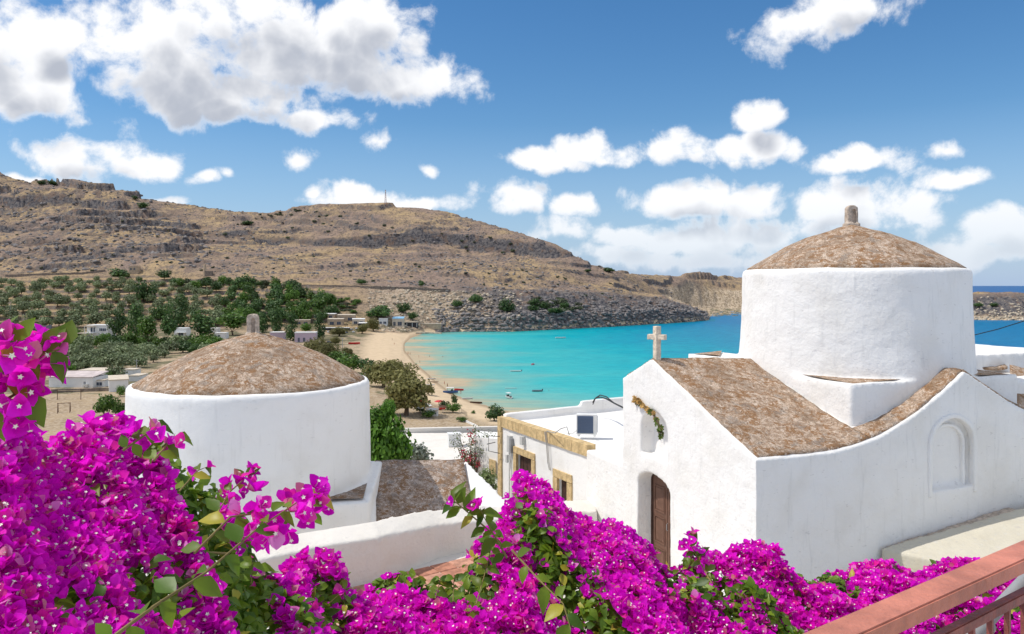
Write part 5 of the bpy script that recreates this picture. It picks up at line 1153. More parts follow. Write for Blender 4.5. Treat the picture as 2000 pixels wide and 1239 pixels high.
# ---------------- beach life ----------------
def hull(name, label, p_, L_, wd_, ht, col, rz, cat='boat', canopy=False, motor=False, inner=None, wind=False):
    o = thing(name, label, cat, p_, rz); N = 9; V_ = []; F_ = []
    for i in range(N):
        t = i / (N - 1); x = (t - .5) * L_; w = wd_ / 2 * (min(1, (1 - t) * 3.0) ** .55 if t > .5 else (.82 + .36 * t)); w = max(w, .02); k = .12 * ht + max(0, t - .6) * ht * .5; s_ = ht * (1 + .25 * max(0, t - .4))
        V_ += [(x, -w, s_), (x, -w * .85, k + ht * .25), (x, 0, k - .15), (x, w * .85, k + ht * .25), (x, w, s_), (x, w * .78, s_), (x, w * .7, ht * .45), (x, -w * .7, ht * .45), (x, -w * .78, s_)]
    for i in range(N - 1):
        for j in range(9): F_.append((i * 9 + j, (i + 1) * 9 + j, (i + 1) * 9 + (j + 1) % 9, i * 9 + (j + 1) % 9))
    F_ += [tuple(range(9)), tuple((N - 1) * 9 + k for k in range(9))[::-1]]
    link('hull', mesh('hull', V_, F_, col), o)
    for x in (-.2, .1): MB().box((x * L_, 0, ht * .72), (L_ * .07, wd_ * .74, .06)).out('seat', inner or FT, o)
    if motor: MB().box((-L_ * .53, 0, ht * 1.15), (.4, .35, .7)).out('motor', FD, o)
    if canopy:
        for x in (-.2, .14):
            for y_ in (-1, 1): MB().tube([(x * L_, y_ * wd_ * .36, ht * .8), (x * L_, y_ * wd_ * .34, ht + 1.35)], .04, 4).out('canopy_post', GREYM, o)
        MB().box((-.03 * L_, 0, ht + 1.4), (L_ * .5, wd_ * .85, .09)).out('canopy', FW, o); MB().box((.1 * L_, 0, ht + .3), (L_ * .12, wd_ * .5, .7)).out('console', FD, o)
    return o
RED = mat('boat_red', (.55, .03, .03), .4, .4); BLU = mat('boat_blue', (.05, .12, .30), .4, .4); GRN = mat('boat_green', (.10, .22, .20), .5, .4); GRYB = mat('boat_grey', (.20, .24, .27), .5, .3)
hull('motor_boat', 'white motor boat with canopy floating nearest the beach', sea(993, 778), 4.6, 1.9, .75, OFFW, R(115), canopy=True, motor=True)
hull('inflatable_boat', 'grey inflatable boat with outboard right of the canopy boat', sea(1049, 765), 4.4, 1.8, .6, GRYB, R(190), motor=True, inner=FW)
hull('skiff', 'slim white skiff drifting in the middle of the bay', sea(1007, 726), 6.0, 1.7, .55, OFFW, R(184), motor=True)
hull('rowing_boat', 'small white boat far out near the rocky headland', sea(1095, 661), 9.0, 2.6, .9, OFFW, R(5))
hull('float', 'thin white floating board behind the canopy boat', sea(998, 759), 5.4, .6, .2, OFFW, R(2))
hull('pedal_boat', 'tiny pink pedal boat in the middle of the bay', sea(1041, 713), 2.6, 1.6, .7, mat('pink', (.5, .2, .25), .5, .3), R(60), inner=RED)
def land(px, y, dz=0): p_ = loc(px, y, 150); p_.z += dz; return p_
hull('lifeboat', 'red and white boat lying alone on the sand', land(692, 673, .1), 8.0, 2.4, 1.2, RED, R(0), inner=FW)
hull('speed_boat', 'blue and white boat pulled up on the sand by the waterline', land(880, 769, .1), 6.2, 2.2, 1.0, BLU, R(8), canopy=True)
hull('pedal_boat', 'red pedal boat on the sand right of the blue boat', land(896, 764, .1), 4.0, 1.8, .8, RED, R(170), inner=FW)
for k, (px, y, m_, lb) in enumerate(((838, 753, FW, 'nearest'), (846, 747, FT, 'middle'), (842, 741, FW, 'farthest'), (905, 763, FW, 'rightmost'))): hull('canoe', 'small ' + ('brown' if m_ is FT else 'white') + ' canoe on the sand, ' + lb + ' of the row by the shore', land(px, y, .05), 5.0, .9, .4, m_, R(random.uniform(-8, 8)))
hull('canoe', 'rust red canoe lying where the sand narrows', land(930, 788, .05), 5.0, 1.0, .5, rust, R(-20)); hull('canoe', 'white canoe beside the rust red one', land(913, 780, .05), 4.4, 1.0, .5, OFFW, R(15))
hull('canoe', 'red canoe between the beach bar and the tamarisk', land(857, 801, .05), 4.4, 1.1, .6, RED, R(10))
def umbrella(px, y, r, col, label, h_=2.4):
    o = thing('beach_umbrella', label, 'umbrella', land(px, y)); MB().tube([(0, 0, 0), (0, 0, h_)], .05, 5).out('pole', FW, o)
    q = MB().lathe([(r, h_ - .55), (r * .55, h_ - .15), (.05, h_)], 8); q.out('canopy', col, o)
for k, (px, y, r, c_, lb) in enumerate(((825, 794, 2.4, RED, 'large red umbrella right of the biggest tamarisk'), (829, 803, 2.6, OFFW, 'white umbrella below the red one'), (822, 808, 1.9, OFFW, 'small white umbrella in the shade of the tamarisk'), (845, 812, 1.9, OFFW, 'white umbrella beside the bar terrace'), (858, 795, 1.8, RED, 'little red umbrella by the beach bar'), (865, 806, 1.7, rust, 'brown umbrella beside the beach bar'))): umbrella(px, y, r, c_, lb)
hut('beach_kiosk', 'white kiosk of the beach bar under the trees', 843, 813, 22, 10, 4, OFFW, FC, 'kiosk', 0, wins=((.1, .4, .3, .7), (.6, .9, .3, .7)))
# fence posts along the sand
fe = [(878, 795), (890, 801), (903, 808), (912, 814)]
fo = thing('post_fence', 'row of dark posts between the sand and the path', 'fence', land(*fe[0]))
for k in range(14):
    f = k / 13 * 3; i = min(2, int(f)); px = fe[i][0] + (fe[i + 1][0] - fe[i][0]) * (f - i); y = fe[i][1] + (fe[i + 1][1] - fe[i][1]) * (f - i); p_ = land(px, y) - fo.location
    MB().tube([p_, p_ + Vector((0, 0, 1.5))], .07, 5).out('post', FD, fo)
# parked cars
def car(label, p_, col, rz):
    o = thing('parked_car', label, 'car', p_, rz); q = MB()
    pr = [(-2.1, .35), (2.1, .35), (2.15, .75), (1.2, .95), (-1.9, 1.0), (-2.15, .8)]
    for y_ in (-.85, .85): q.add([(x, y_, z) for (x, z) in pr], [tuple(range(6)) if y_ < 0 else tuple(range(6))[::-1]])
    n = 0; q.F += [(i, (i + 1) % 6, 6 + (i + 1) % 6, 6 + i)[::-1] for i in range(6)]; q.out('body', col, o)
    MB().hexa([(-1.8, -.78, .98), (1.1, -.78, .95), (1.1, .78, .95), (-1.8, .78, .98)], [(-1.4, -.62, 1.45), (.35, -.62, 1.45), (.35, .62, 1.45), (-1.4, .62, 1.45)]).out('cabin', FG, o)
    MB().box((-.52, 0, 1.47), (1.7, 1.2, .05)).out('roof', col, o)
    for x in (-1.35, 1.35):
        for y_ in (-.82, .82):
            q = MB().lathe([(.31, -.1), (.31, .1)], 10); q.V = [Vector((v.x, v.z, v.y)) for v in q.V]; w_ = q.out('wheel', BLACK, o); w_.location = (x, y_, .31)
    return o
cols = [(OFFW, 'white'), (GREYM, 'grey'), (BLU, 'blue'), (OFFW, 'white'), (METER, 'silver')]
spots = [(641, 650), (652, 649), (664, 648), (675, 646), (686, 645), (697, 643), (709, 642), (676, 651), (690, 650)]
ordn = ['leftmost', 'second', 'third', 'fourth', 'fifth', 'sixth', 'rightmost', 'front left', 'front right']
for k, (px, y) in enumerate(spots): car('%s parked car, %s in the car park behind the beach' % (cols[k % 5][1], ordn[k]), land(px, y), cols[k % 5][0], R(random.uniform(60, 110)))
car('dark car parked alone beside the tamarisk bushes at the sand edge', land(643, 671), FD, R(10))
# people on the beach and in the water
SKIN = mat('skin', (.42, .22, .14), .6, .3); SWIM = [mat('swim_red', (.5, .05, .05)), mat('swim_blue', (.04, .07, .25)), mat('swim_dark', (.03, .03, .035)), mat('swim_white', (.6, .6, .6))]
def person_mesh():
    J = [(0, 0, .95, .15), (0, 0, 1.2, .12), (0, 0, 1.42, .14), (0, 0, 1.52, .055), (0, .01, 1.66, .10), (0, .0, 1.72, .085), (.1, 0, .88, .09), (.12, .02, .48, .06), (.13, 0, .08, .045), (.13, -.14, .03, .04), (-.1, 0, .88, .09), (-.13, .03, .48, .06), (-.15, .02, .08, .045), (-.15, -.12, .03, .04),
         (.19, 0, 1.42, .06), (.25, .02, 1.15, .042), (.28, -.08, .90, .032), (.28, -.12, .82, .03), (-.19, 0, 1.42, .06), (-.26, .02, 1.15, .042), (-.28, -.08, .9, .032), (-.28, -.12, .82, .03)]
    E = [(0, 1), (1, 2), (2, 3), (3, 4), (4, 5), (0, 6), (6, 7), (7, 8), (8, 9), (0, 10), (10, 11), (11, 12), (12, 13), (2, 14), (14, 15), (15, 16), (16, 17), (2, 18), (18, 19), (19, 20), (20, 21)]
    me_ = bpy.data.meshes.new('body'); me_.from_pydata([j[:3] for j in J], E, []); o = bpy.data.objects.new('body', me_); COL.objects.link(o)
    m_ = o.modifiers.new('s', 'SKIN'); 
    for k, sv_ in enumerate(me_.skin_vertices[0].data): sv_.radius = (J[k][3], J[k][3]); sv_.use_root = (k == 0)
    s_ = o.modifiers.new('u', 'SUBSURF'); s_.levels = 1; me_.materials.append(SKIN); bpy.context.view_layer.update(); bake(o); d = o.data; bpy.data.objects.remove(o)
    d.materials.clear(); d.materials.append(SKIN); d.polygons.foreach_set('use_smooth', [True] * len(d.polygons)); return d
PM = person_mesh(); TR = MB().lathe([(.12, .72), (.185, .80), (.175, 1.0)], 12); TR.V = [Vector((v.x * 1.1, v.y * .9, v.z)) for v in TR.V]
TRM = [mesh('swimwear', TR.V, TR.F, c_) for c_ in SWIM]; HAIR = MB().lathe([(.09, 1.66), (.115, 1.72), (.09, 1.80), (.02, 1.83)], 10, (0, .015, 0)); HRM = mesh('hair', HAIR.V, HAIR.F, FD)
def person(p_, label, k, wet=0):
    o = thing('person', label, 'person', p_ + Vector((0, 0, -wet)), random.uniform(0, 6.28)); link('body', PM, o); link('swimwear', TRM[k % 4], o); link('hair', HRM, o)
PL_ = [(797, 693, 0, 'person in dark swimwear standing at the waterline, left one of the pair'), (801, 694, 0, 'person standing at the waterline, right one of the pair'), (820, 710, 0, 'person walking along the wet sand halfway down the beach'), (818, 700, 0, 'person a little behind the walker on the wet sand'),
       (770, 674, 0, 'sunbather standing on the open sand'), (766, 665, 0, 'person on the upper beach near the tamarisks'), (874, 757, 0, 'person beside the blue boat on the sand'), (900, 771, 0, 'person by the rightmost canoe'), (868, 752, 0, 'person behind the blue boat'),
       (839, 697, 1.0, 'swimmer standing waist deep, closest to the beach'), (865, 698, 1.1, 'bather farther right in the shallow water'), (870, 671, 1.2, 'left swimmer of the far pair'), (875, 672, 1.2, 'right swimmer of the far pair'), (842, 668, 1.1, 'swimmer near the stone jetty'), (825, 664, 1.0, 'bather in front of the jetty'), (809, 664, .8, 'bather at the inner corner of the bay'), (1072, 764, 1.4, 'swimmer right of the grey inflatable')]
for k, (px, y, wt, lb) in enumerate(PL_): person(sea(px, y) if wt else land(px, y), lb, k, wt)
# ---------------- bougainvillea ----------------
def bract_mat():
    m = bpy.data.materials.new('bract'); m.use_nodes = True; b = NB(m.node_tree); nt = m.node_tree; p = nt.nodes['Principled BSDF']
    ge = b.n('ShaderNodeNewGeometry'); oi = b.n('ShaderNodeObjectInfo')
    rnd = b.m('FRACT', b.m('ADD', ge.outputs['Random Per Island'], oi.outputs['Random']))
    c = b.ramp(rnd, [(0, (.60, .0, .50)), (.3, (.88, .006, .72)), (.72, (.96, .02, .80)), (.88, (.93, .03, .42)), (.95, (.96, .36, .82)), (.975, (.72, .30, .22)), (1, (.55, .02, .40))])
    n = b.noise(ge.outputs['Position'], 90, 2, .5)
    c = b.mix(b.m('MULTIPLY', b.mr(n, .5, .7), .25), c, (.42, .0, .34))
    b.l(c, p.inputs['Base Color']); p.inputs['Roughness'].default_value = .6; p.inputs['Specular IOR Level'].default_value = .2
    tr = b.n('ShaderNodeBsdfTranslucent'); b.l(c, tr.inputs[0]); mx = b.n('ShaderNodeMixShader'); mx.inputs[0].default_value = .5
    b.l(p.outputs[0], mx.inputs[1]); b.l(tr.outputs[0], mx.inputs[2]); b.l(mx.outputs[0], nt.nodes['Material Output'].inputs[0]); return m
BR = bract_mat(); CRM = mat('floret', (.86, .84, .70), .6, .2)
L_BG = leafmat('bougainvillea_leaf', (.06, .14, .012), (.23, .34, .025), .42, .42, c3=(.50, .46, .05), nscale=6)
TWIG = mat('twig', (.22, .17, .06), .7, .2, var=.3)
def flower_geo(seed, L=.034, rows=3):
    """three papery bracts round a tiny cream floret, axis +Z, unit metres"""
    r = np.random.default_rng(seed); V_ = []; F_ = []; M_ = []
    for k in range(3):
        a = 2.094 * k + r.uniform(-.2, .2); tilt = r.uniform(.35, .95); l = L * r.uniform(.85, 1.15); w = l * r.uniform(.36, .44); cup = r.uniform(.2, .5); tw = r.uniform(-.3, .3)
        er = np.array([math.cos(a), math.sin(a), 0]); et = np.array([-math.sin(a), math.cos(a), 0]); ez = np.array([0, 0, 1.])
        prof = [(0, .22), (.28, .85), (.6, 1.0), (.86, .55), (1.0, .04)]
        n0 = len(V_)
        for (s_, ww) in prof:
            el_ = tilt + (1.0 - tilt) * cup * s_ * 1.2; c_ = er * math.sin(el_) + ez * math.cos(el_); up = -er * math.cos(el_) + ez * math.sin(el_)
            mid = c_ * (l * s_); side = et * math.cos(tw * s_) + up * math.sin(tw * s_)
            V_ += [mid - side * w * ww + up * w * ww * .38, mid + up * r.uniform(-.04, .02) * w, mid + side * w * ww + up * w * ww * .38]
        for i in range(4): F_ += [(n0 + 3 * i, n0 + 3 * i + 1, n0 + 3 * i + 4, n0 + 3 * i + 3), (n0 + 3 * i + 1, n0 + 3 * i + 2, n0 + 3 * i + 5, n0 + 3 * i + 4)]; M_ += [0, 0]
    return np.array(V_), np.array(F_)
def floret_geo(L=.034):
    V_ = [(0, 0, 0)]; h = L * .72; V_ = [(.0012, 0, 0), (-.0012, .001, 0), (-.0012, 0, h), (.0012, 0, h)]; F_ = [(0, 1, 2, 3)]
    n = len(V_); k = 5; c_ = (0, 0, h); pts = [(L * .15 * math.cos(2 * math.pi * i / 10) * (1 if i % 2 == 0 else .5), L * .15 * math.sin(2 * math.pi * i / 10) * (1 if i % 2 == 0 else .5), h + .001) for i in range(10)]
    V_ += [c_] + pts
    F_ += [(n, n + 1 + i, n + 1 + (i + 1) % 10, n + 1 + (i + 2) % 10) for i in range(0, 10, 2)]
    return np.array(V_), np.array(F_)
FG_ = [flower_geo(i) for i in range(8)]; FL_ = floret_geo()
def leaf_geo(L=.06, fold=.25, droop=.35, seed=0):
    V_ = []; prof = [(0, .05), (.2, .62), (.45, 1.0), (.72, .66), (1.0, .02)]
    for (s_, w) in prof:
        z = -droop * s_ * s_ * L; x = L * s_; ww = L * .33 * w
        V_ += [(x, -ww, z + ww * fold), (x, 0, z), (x, ww, z + ww * fold)]
    F_ = []
    for i in range(4): F_ += [(3 * i, 3 * i + 1, 3 * i + 4, 3 * i + 3), (3 * i + 1, 3 * i + 2, 3 * i + 5, 3 * i + 4)]
    return np.array(V_), np.array(F_)
LG_ = [leaf_geo(.06, .2 + .12 * k, .1 + .25 * k) for k in range(4)]
def frames(nrm, r):
    n = len(nrm); nrm = nrm / np.linalg.norm(nrm, axis=1)[:, None]; t = np.cross(nrm, r.normal(size=(n, 3))); t /= np.linalg.norm(t, axis=1)[:, None]; q = np.cross(nrm, t)
    return np.stack([t, q, nrm], -1)       # columns x, y, z
def joined(name, geos, P_, R_, S_, m_, parent, smooth=True):
    VV = []; FF = []; o = 0; G = len(geos); idx = np.arange(len(P_)) % G
    for g_i in range(G):
        sel = np.where(idx == g_i)[0]
        if not len(sel): continue
        v, f = geos[g_i]; X_ = np.einsum('nij,kj->nki', R_[sel], v) * S_[sel][:, None, None] + P_[sel][:, None, :]
        VV.append(X_.reshape(-1, 3)); FF.append((f[None] + (np.arange(len(sel)) * len(v))[:, None, None]).reshape(-1, 4) + o); o += len(sel) * len(v)
    return link(name, npmesh(name, np.concatenate(VV) - np.array(wloc(parent)[:]), np.concatenate(FF), m_, smooth), parent, kind='stuff')
TOP = [(-250, 770), (-60, 775), (0, 778), (50, 795), (85, 850), (105, 832), (150, 818), (190, 800), (235, 808), (290, 838), (325, 868), (360, 900), (400, 920), (440, 938), (462, 975), (478, 1060), (500, 1102), (545, 1122), (565, 1095), (590, 1075), (640, 1092), (655, 1135), (690, 1150), (722, 1148), (745, 1110), (790, 1112), (820, 1150), (870, 1140), (905, 1165), (925, 1130), (912, 1085), (935, 1045), (975, 1020), (1000, 985), (1008, 935), (1030, 922), (1062, 940), (1090, 965), (1108, 1000), (1160, 1018), (1215, 1022), (1262, 1048), (1292, 1100), (1325, 1112), (1345, 1060), (1385, 1080), (1415, 1098), (1450, 1068), (1490, 1068), (1530, 1112), (1580, 1142), (1640, 1118), (1700, 1094), (1740, 1092), (1790, 1128), (1820, 1108), (1860, 1090), (1905, 1092), (1950, 1088), (2000, 1080), (2100, 1070), (2300, 1060)]
tpx_ = np.array([t[0] for t in TOP]); ty_ = np.array([t[1] - (-14 if t[0] < 470 else -28 if 640 < t[0] < 930 else 0) for t in TOP]); 
dpx = [-250, 0, 200, 450, 600, 740, 1000, 1300, 1600, 1800, 2000, 2300]; dtop = [1.9, 2.0, 2.5, 3.1, 3.4, 4.0, 4.5, 4.9, 5.2, 5.4, 5.6, 6]; 
bpx = [-250, 0, 200, 300, 450, 600, 900, 1200, 1600, 2000, 2300]; dbot = [1.4, 1.45, 1.6, 1.8, 2.2, 2.7, 3.1, 3.45, 4.0, 4.2, 4.4]
YB = 1330
def surf(px, s):
    yt = np.interp(px, tpx_, ty_); d = np.interp(px, dpx, dtop) * (1 - s) + np.interp(px, bpx, dbot) * s
    dd_ = np.interp(px, dpx, dtop) - np.interp(px, bpx, dbot)
    d = d + dd_ * .35 * np.sin(np.pi * s) * -1 * .3
    y = yt + (YB - yt) * s
    return np.stack([(px - 1000) / F * d, d, EYE - (y - HY) / F * d], -1)
def lump3(P_, f, s):  # cheap 3d-ish noise, -.5 .. .5
    return fbm(P_[:, 0] * f + P_[:, 2] * f * .7, P_[:, 1] * f - P_[:, 2] * f * .6, 3, s) - .5
def sample(n, seed, inward=0.05):
    r = np.random.default_rng(seed); px = r.uniform(-240, 2200, n * 8); s = r.random(n * 8)
    P0_ = surf(px, s); dx_ = surf(px + 3, s) - P0_; ds_ = surf(px, np.minimum(s + .01, 1.02)) - P0_
    A = np.linalg.norm(np.cross(dx_, ds_), axis=1); A = np.minimum(A, np.quantile(A, .98)); A = A / A[:].max()
    keep = r.random(len(A)) < A * (1.0 + .0 * px) * n * 1.15 / A.sum(); px, s, P0_, dx_, ds_ = px[keep], s[keep], P0_[keep], dx_[keep], ds_[keep]
    N = np.cross(dx_, ds_); N /= np.linalg.norm(N, axis=1)[:, None]; N *= np.where(N[:, 2:3] < 0, -1, 1)
    nn = N * .55 + np.array([0, -.45, .75]); nn /= np.linalg.norm(nn, axis=1)[:, None]
    lp = lump3(P0_, 3.0, 5) * .46 + lump3(P0_, 8, 8) * .20
    fall = np.clip(s * 7, .15, 1)
    dscale = np.clip(P0_[:, 1] / 4, .3, 1)
    P_ = P0_ + nn * (lp * fall * dscale)[:, None] - nn * (r.exponential(inward, len(px)))[:, None]
    # keep the crest near the outline
    return px, s, P_, nn, lp, r
bou = thing('bougainvillea', 'great mass of magenta bougainvillea with green leaves spilling across the foreground', 'flowering shrub', (0, 3.6, EYE - 3.6))
px, s, P_, nn, lp, r = sample(21000, 21, .03)
# bare leafy gaps between the clumps of bloom
gapn = lump3(P_, 2.6, 77) + lump3(P_, 7, 79) * .6
isf = gapn < .11 + .10 * r.random(len(px)) - .02 * (px < 600)
GREENP = [(330, 1170, 80, 50), (560, 965, 60, 40), (880, 1145, 70, 34), (935, 1140, 40, 60), (1330, 1110, 50, 60), (640, 1180, 50, 60), (70, 780, 60, 60), (300, 1130, 60, 40), (180, 960, 40, 22), (150, 1180, 60, 34), (1120, 1190, 40, 30), (1400, 1150, 40, 30)]
yy = HY + F * (EYE - P_[:, 2]) / P_[:, 1]; xx = 1000 + F * P_[:, 0] / P_[:, 1]
for (gx, gy, gw, gh) in GREENP: isf &= ~((((xx - gx) / gw) ** 2 + ((yy - gy) / gh) ** 2 < 1) & (r.random(len(px)) < .75))
# bracts come in heads: pull the flowers together into clusters
fi = np.where(isf)[0]
Pf = P_[fi]; cl = r.choice(len(Pf), len(Pf) // 7, replace=False); C_ = Pf[cl]
ci = np.empty(len(Pf), int)
for k in range(0, len(Pf), 2000):
    ci[k:k + 2000] = ((Pf[k:k + 2000, None, :] - C_[None]) ** 2).sum(-1).argmin(1)
off = Pf - C_[ci]; Pf = C_[ci] + off * .80
nf = nn[fi] * .8 + off / (np.linalg.norm(off, axis=1)[:, None] + .02) * .65 + r.normal(size=Pf.shape) * .38 + np.array([-.12, -.05, .2])
Rf = frames(nf, r); Sf = r.uniform(.7, 1.2, len(Pf)) * np.where(Pf[:, 1] < 2.2, .88, 1.12)
# the ones nearest the eye are objects of their own
big = np.argsort(Pf[:, 1] / Sf + (np.abs((1000 + F * Pf[:, 0] / Pf[:, 1]) - 1000) > 1000) * 50 + ((HY + F * (EYE - Pf[:, 2]) / Pf[:, 1]) > 1235) * 50)[:280]
rest = np.setdiff1d(np.arange(len(Pf)), big)
joined('flowers', FG_, Pf[rest], Rf[rest], Sf[rest], BR, bou)
fsel = rest[r.random(len(rest)) < .42]; joined('florets', [FL_], Pf[fsel], Rf[fsel], Sf[fsel], CRM, bou)
FM_ = []
for k, (v, f) in enumerate(FG_):
    vv = np.concatenate([v, FL_[0]]); ff = np.concatenate([f, FL_[1] + len(v)]); me_ = npmesh('flower', vv, ff, BR, True); me_.materials.append(CRM)
    me_.polygons.foreach_set('material_index', [0] * len(f) + [1] * len(FL_[1])); FM_.append(me_)
def place(name, me_, P1, R1, s1, parent=bou):
    o = bpy.data.objects.new(name, me_); COL.objects.link(o); o.parent = parent; L = wloc(parent)
    M = Matrix([list(R1[0]) + [0], list(R1[1]) + [0], list(R1[2]) + [0], [0, 0, 0, 1]]); o.matrix_local = Matrix.Translation(Vector(P1) - L) @ M @ Matrix.Scale(s1, 4); return o
for k, i in enumerate(big): place('flower', FM_[k % 8], Pf[i], Rf[i], float(Sf[i]))
px7, s7, P7, n7, lp7, r_ = sample(30000, 51, .05); k7 = (P7[:, 1] < 2.7) & (px7 < 800) & (r_.random(len(P7)) < .6) & (lump3(P7, 2.6, 77) + lump3(P7, 7, 79) * .6 < .06)
x7 = 1000 + F * P7[:, 0] / P7[:, 1]; y7 = HY + F * (EYE - P7[:, 2]) / P7[:, 1]
for (gx, gy, gw, gh) in GREENP: k7 &= ~(((x7 - gx) / gw) ** 2 + ((y7 - gy) / gh) ** 2 < 1)
P7 = P7[k7]; n7 = n7[k7] + r.normal(size=P7.shape) * .45
joined('flowers', FG_, P7, frames(n7, r), r.uniform(.65, 1.0, len(P7)), BR, bou); fs7 = np.where(r.random(len(P7)) < .4)[0]; joined('florets', [FL_], P7[fs7], frames(n7[fs7], r), np.ones(len(fs7)), CRM, bou)
# leaves: in the gaps, between the heads, and a deep dark layer behind
li = np.where(~isf)[0]; PL1 = P_[li]; nl1 = nn[li]
px2, s2, P2, n2, lp2, r_ = sample(6000, 33, .10); P2 = P2 - n2 * np.where(P2[:, 1:2] < 2.8, .12, .05)
px3, s3, P3, n3, lp3, r_ = sample(7000, 35, .12); P3 = P3 - n3 * .24
px6, s6, P6, n6, lp6, r_ = sample(16000, 37, .06); k6 = (P6[:, 1] < 2.5); P6 = P6[k6] - n6[k6] * .30; n6 = n6[k6]
Pl = np.concatenate([PL1, P2, P3, P6]); nl = np.concatenate([nl1, n2, n3, n6]) + r.normal(size=(len(PL1) + len(P2) + len(P3) + len(P6), 3)) * .55 + np.array([0, 0, .2])
Rl = frames(nl, r); Sl = r.uniform(.5, 1.1, len(Pl)) * np.clip(.45 + Pl[:, 1] * .18, .62, 1.1)
okx = Pl[:, 1] - 0 > .8; Pl, Rl, Sl = Pl[okx], Rl[okx], Sl[okx]
joined('leaves', LG_, Pl, Rl, Sl, L_BG, bou)
# woody tangle inside
px4, s4, P4, n4, lp4, r_ = sample(130, 41, .1); q = MB()
for k in range(len(P4)):
    a = Vector(P4[k] - n4[k] * .12); dv = Vector(r.normal(size=3)); dv.z = abs(dv.z) * .5; dv.normalize(); L_ = r.uniform(.2, .55)
    q.tube([a - dv * L_ * .6 - Vector(n4[k]) * .1, a, a + dv * L_ * .4], [.0045, .003, .0012], 4, False)
o = q.out('twigs', TWIG, bou, True); o['kind'] = 'stuff'
# sprays that reach out of the mass: named shoots with large leaves and their own heads
LM_ = [npmesh('leaf', v, f, L_BG, True) for v, f in LG_]
def spray(pts, r0, nl_, ls, heads, lseed, side=1.0):
    P_ = [at(*p_) for p_ in pts]; rr = random.Random(lseed)
    q = MB().tube(P_, [r0 * (1 - .7 * k / (len(P_) - 1)) for k in range(len(P_))], 6); st = q.out('stem', TWIG, bou, True)
    for k in range(nl_):
        f = (k + .5) / nl_ * (len(P_) - 1); i = int(f); p0 = P_[i].lerp(P_[i + 1], f - i); t = (P_[i + 1] - P_[i]).normalized(); sd = t.cross(Vector((0, -1, .3))).normalized() * (1 if k % 2 else -1)
        x = (sd * .8 + t * rr.uniform(.1, .7) + Vector((rr.uniform(-.2, .2), rr.uniform(-.4, .1), rr.uniform(-.5, .2)))).normalized(); z = (Vector((0, -.6, .8)) + Vector((rr.uniform(-.4, .4), 0, 0))); z = (z - x * z.dot(x)).normalized(); y = z.cross(x)
        place('leaf', LM_[k % 4], p0, [[x[j], y[j], z[j]] for j in range(3)], ls * rr.uniform(.7, 1.25))
    for (f, n_, rad, fs) in heads:
        i = min(int(f), len(P_) - 2); c_ = P_[i].lerp(P_[i + 1], f - i)
        for k in range(n_):
            o_ = Vector((rr.gauss(0, 1), rr.gauss(0, 1), rr.gauss(0, 1))).normalized() * rad * rr.uniform(.35, 1); zz_ = (o_.normalized() + Vector((-.1, -.3, .4))); R1 = frames(np.array([zz_[:]]), np.random.default_rng(lseed * 100 + k + int(f * 10)))[0]
            place('flower', FM_[k % 8], c_ + o_, R1, fs * rr.uniform(.85, 1.2))
spray([(-60, 850, 1.25), (-10, 770, 1.2), (40, 715, 1.2), (90, 690, 1.2), (128, 680, 1.22)], .004, 9, .75, [(1.3, 8, .045, .85), (2.0, 14, .05, .95), (2.9, 5, .022, .7), (3.6, 3, .015, .6)], 1)
spray([(-70, 900, 1.2), (-20, 800, 1.2), (30, 770, 1.2), (50, 765, 1.2)], .004, 10, .8, [(1.2, 8, .045, .85), (2.2, 10, .04, .85)], 2)
spray([(-40, 700, 1.15), (0, 672, 1.15), (35, 668, 1.15)], .003, 5, .6, [(.6, 6, .035, 1.0), (1.4, 3, .02, .8)], 12)
spray([(200, 1260, 1.25), (300, 1185, 1.35), (400, 1120, 1.5), (500, 1035, 1.7), (575, 985, 1.85), (612, 955, 1.95)], .0035, 16, .85, [(3.6, 8, .06, 1.1), (4.4, 7, .05, 1.05), (4.95, 4, .03, 1.05)], 3)
spray([(380, 1080, 1.6), (450, 1010, 1.75), (520, 1000, 1.85), (590, 1000, 1.95), (618, 995, 2.0)], .003, 12, .85, [(1.4, 8, .06, 1.1), (2.3, 8, .055, 1.1), (3.8, 3, .025, .95)], 4)
spray([(420, 1010, 2.4), (450, 960, 2.5), (478, 935, 2.55), (481, 925, 2.6)], .003, 7, .9, [(1.2, 6, .05, 1.1), (2.7, 3, .02, .9)], 5)
spray([(350, 960, 2.2), (385, 920, 2.3), (405, 912, 2.35)], .0025, 4, .7, [(1.7, 2, .02, .95)], 6)
spray([(990, 1090, 3.3), (965, 1045, 3.3), (930, 1015, 3.3), (895, 985, 3.3), (885, 978, 3.3)], .005, 12, 1.2, [(3.6, 2, .03, .9)], 7)
spray([(965, 1045, 3.3), (945, 1010, 3.3), (938, 992, 3.3)], .003, 5, 1.0, [(1.9, 4, .03, 1.1)], 8)
spray([(1000, 1075, 2.9), (1050, 1130, 2.75), (1100, 1180, 2.6), (1115, 1230, 2.5)], .004, 8, 1.1, [], 9)
spray([(1390, 1140, 3.9), (1365, 1095, 4.0), (1348, 1062, 4.0), (1345, 1056, 4.0)], .004, 9, 1.1, [(1.0, 5, .05, 1.1), (2.6, 6, .04, 1.1)], 10)
spray([(300, 900, 1.8), (330, 865, 1.85), (345, 850, 1.9)], .003, 8, .8, [(.6, 4, .04, .9)], 11)
spray([(240, 880, 1.8), (290, 845, 1.85), (298, 826, 1.9)], .003, 8, .75, [(.6, 4, .04, .9)], 13)
spray([(850, 1170, 3.6), (858, 1140, 3.7), (860, 1128, 3.7)], .003, 12, .9, [], 14); spray([(885, 1175, 3.6), (886, 1145, 3.7), (887, 1122, 3.7)], .003, 8, .9, [], 15)
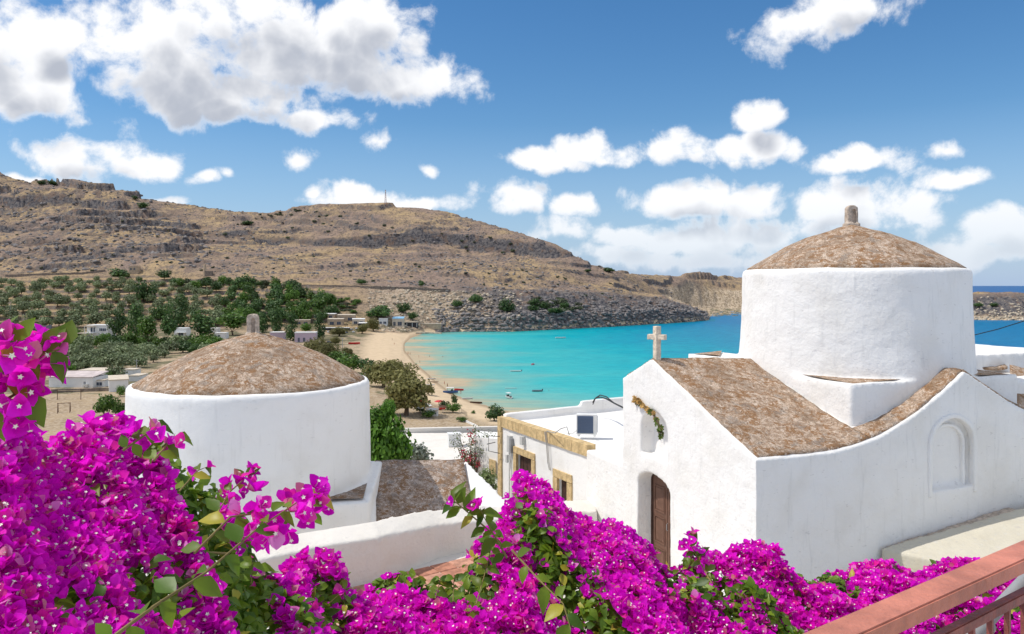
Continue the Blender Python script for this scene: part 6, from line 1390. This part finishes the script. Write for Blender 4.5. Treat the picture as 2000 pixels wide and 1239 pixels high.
spray([(930, 1180, 3.3), (950, 1110, 3.4), (962, 1060, 3.4), (966, 1035, 3.4)], .003, 16, .9, [], 16); spray([(490, 1140, 2.6), (494, 1108, 2.6), (492, 1095, 2.6)], .002, 5, .7, [], 17)

# ---------------- railing ----------------
rail = thing('railing', 'red painted metal railing with flat handrail and thin balusters at the lower right corner', 'railing', (1.2, 2.2, EYE - 1.75))
ra = Vector((.686, 1.9, EYE)); rb = Vector((1.695, 2.62, EYE)); rd_ = (rb - ra).normalized(); rn = Vector((rd_.y, -rd_.x, 0))
def RP(s, n, z): return ra + rd_ * s + rn * n + Vector((0, 0, z))
def rbar(name, s0, s1, n0, n1, z0, z1, m_, bev=.004):
    q = MB(); N = 24
    me_ = fixnormals(MB().hexa([RP(s0, n0, z0), RP(s1, n0, z0), RP(s1, n1, z0), RP(s0, n1, z0)], [RP(s0, n0, z1), RP(s1, n0, z1), RP(s1, n1, z1), RP(s0, n1, z1)]))
    o = wpart(name, me_.V, me_.F, m_, rail); bm_ = bmesh.new(); bm_.from_mesh(o.data); bmesh.ops.bevel(bm_, geom=bm_.edges[:], offset=bev, segments=2, affect='EDGES'); bm_.to_mesh(o.data); bm_.free(); return o
rbar('handrail', -1.2, 2.6, -.005, .082, -.885, -.838, REDP, .005)
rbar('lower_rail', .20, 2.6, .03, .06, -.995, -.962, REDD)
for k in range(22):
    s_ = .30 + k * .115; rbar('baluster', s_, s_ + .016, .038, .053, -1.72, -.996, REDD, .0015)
for s_ in (-.9, .16, 2.2): rbar('post', s_, s_ + .045, .02, .065, -1.75, -.886, REDP)
pipe = thing('pipe', 'grey plastic pipe running behind the balusters of the red railing', 'pipe', RP(.5, -.06, -1.3)); q = MB().tube([RP(.30, -.08, -1.36), RP(.9, -.075, -1.17), RP(1.3, -.07, -1.06), RP(2.4, -.07, -.78)], .022, 10); wpart('tube', q.V, q.F, GREYM, pipe, True)
for s_, z_ in ((1.12, -1.115), (1.02, -1.14)):
    q = MB().tube([RP(s_, -.073, z_ - .012), RP(s_ + .02, -.073, z_ - .006)], .027, 10); wpart('collar', q.V, q.F, GREYM, pipe)
wk = MB(); wk.hexa([Vector((-4, -3, EYE - 2.2)), Vector((5, -3, EYE - 2.2)), RP(2.7, .02, -2.2), RP(-1.3, .02, -2.2), Vector((-4, 0, EYE - 2.2))], [Vector((-4, -3, EYE - 1.75)), Vector((5, -3, EYE - 1.75)), RP(2.7, .02, -1.75), RP(-1.3, .02, -1.75), Vector((-4, 0, EYE - 1.75))]); wk.out('walkway', CONC, kind='structure')
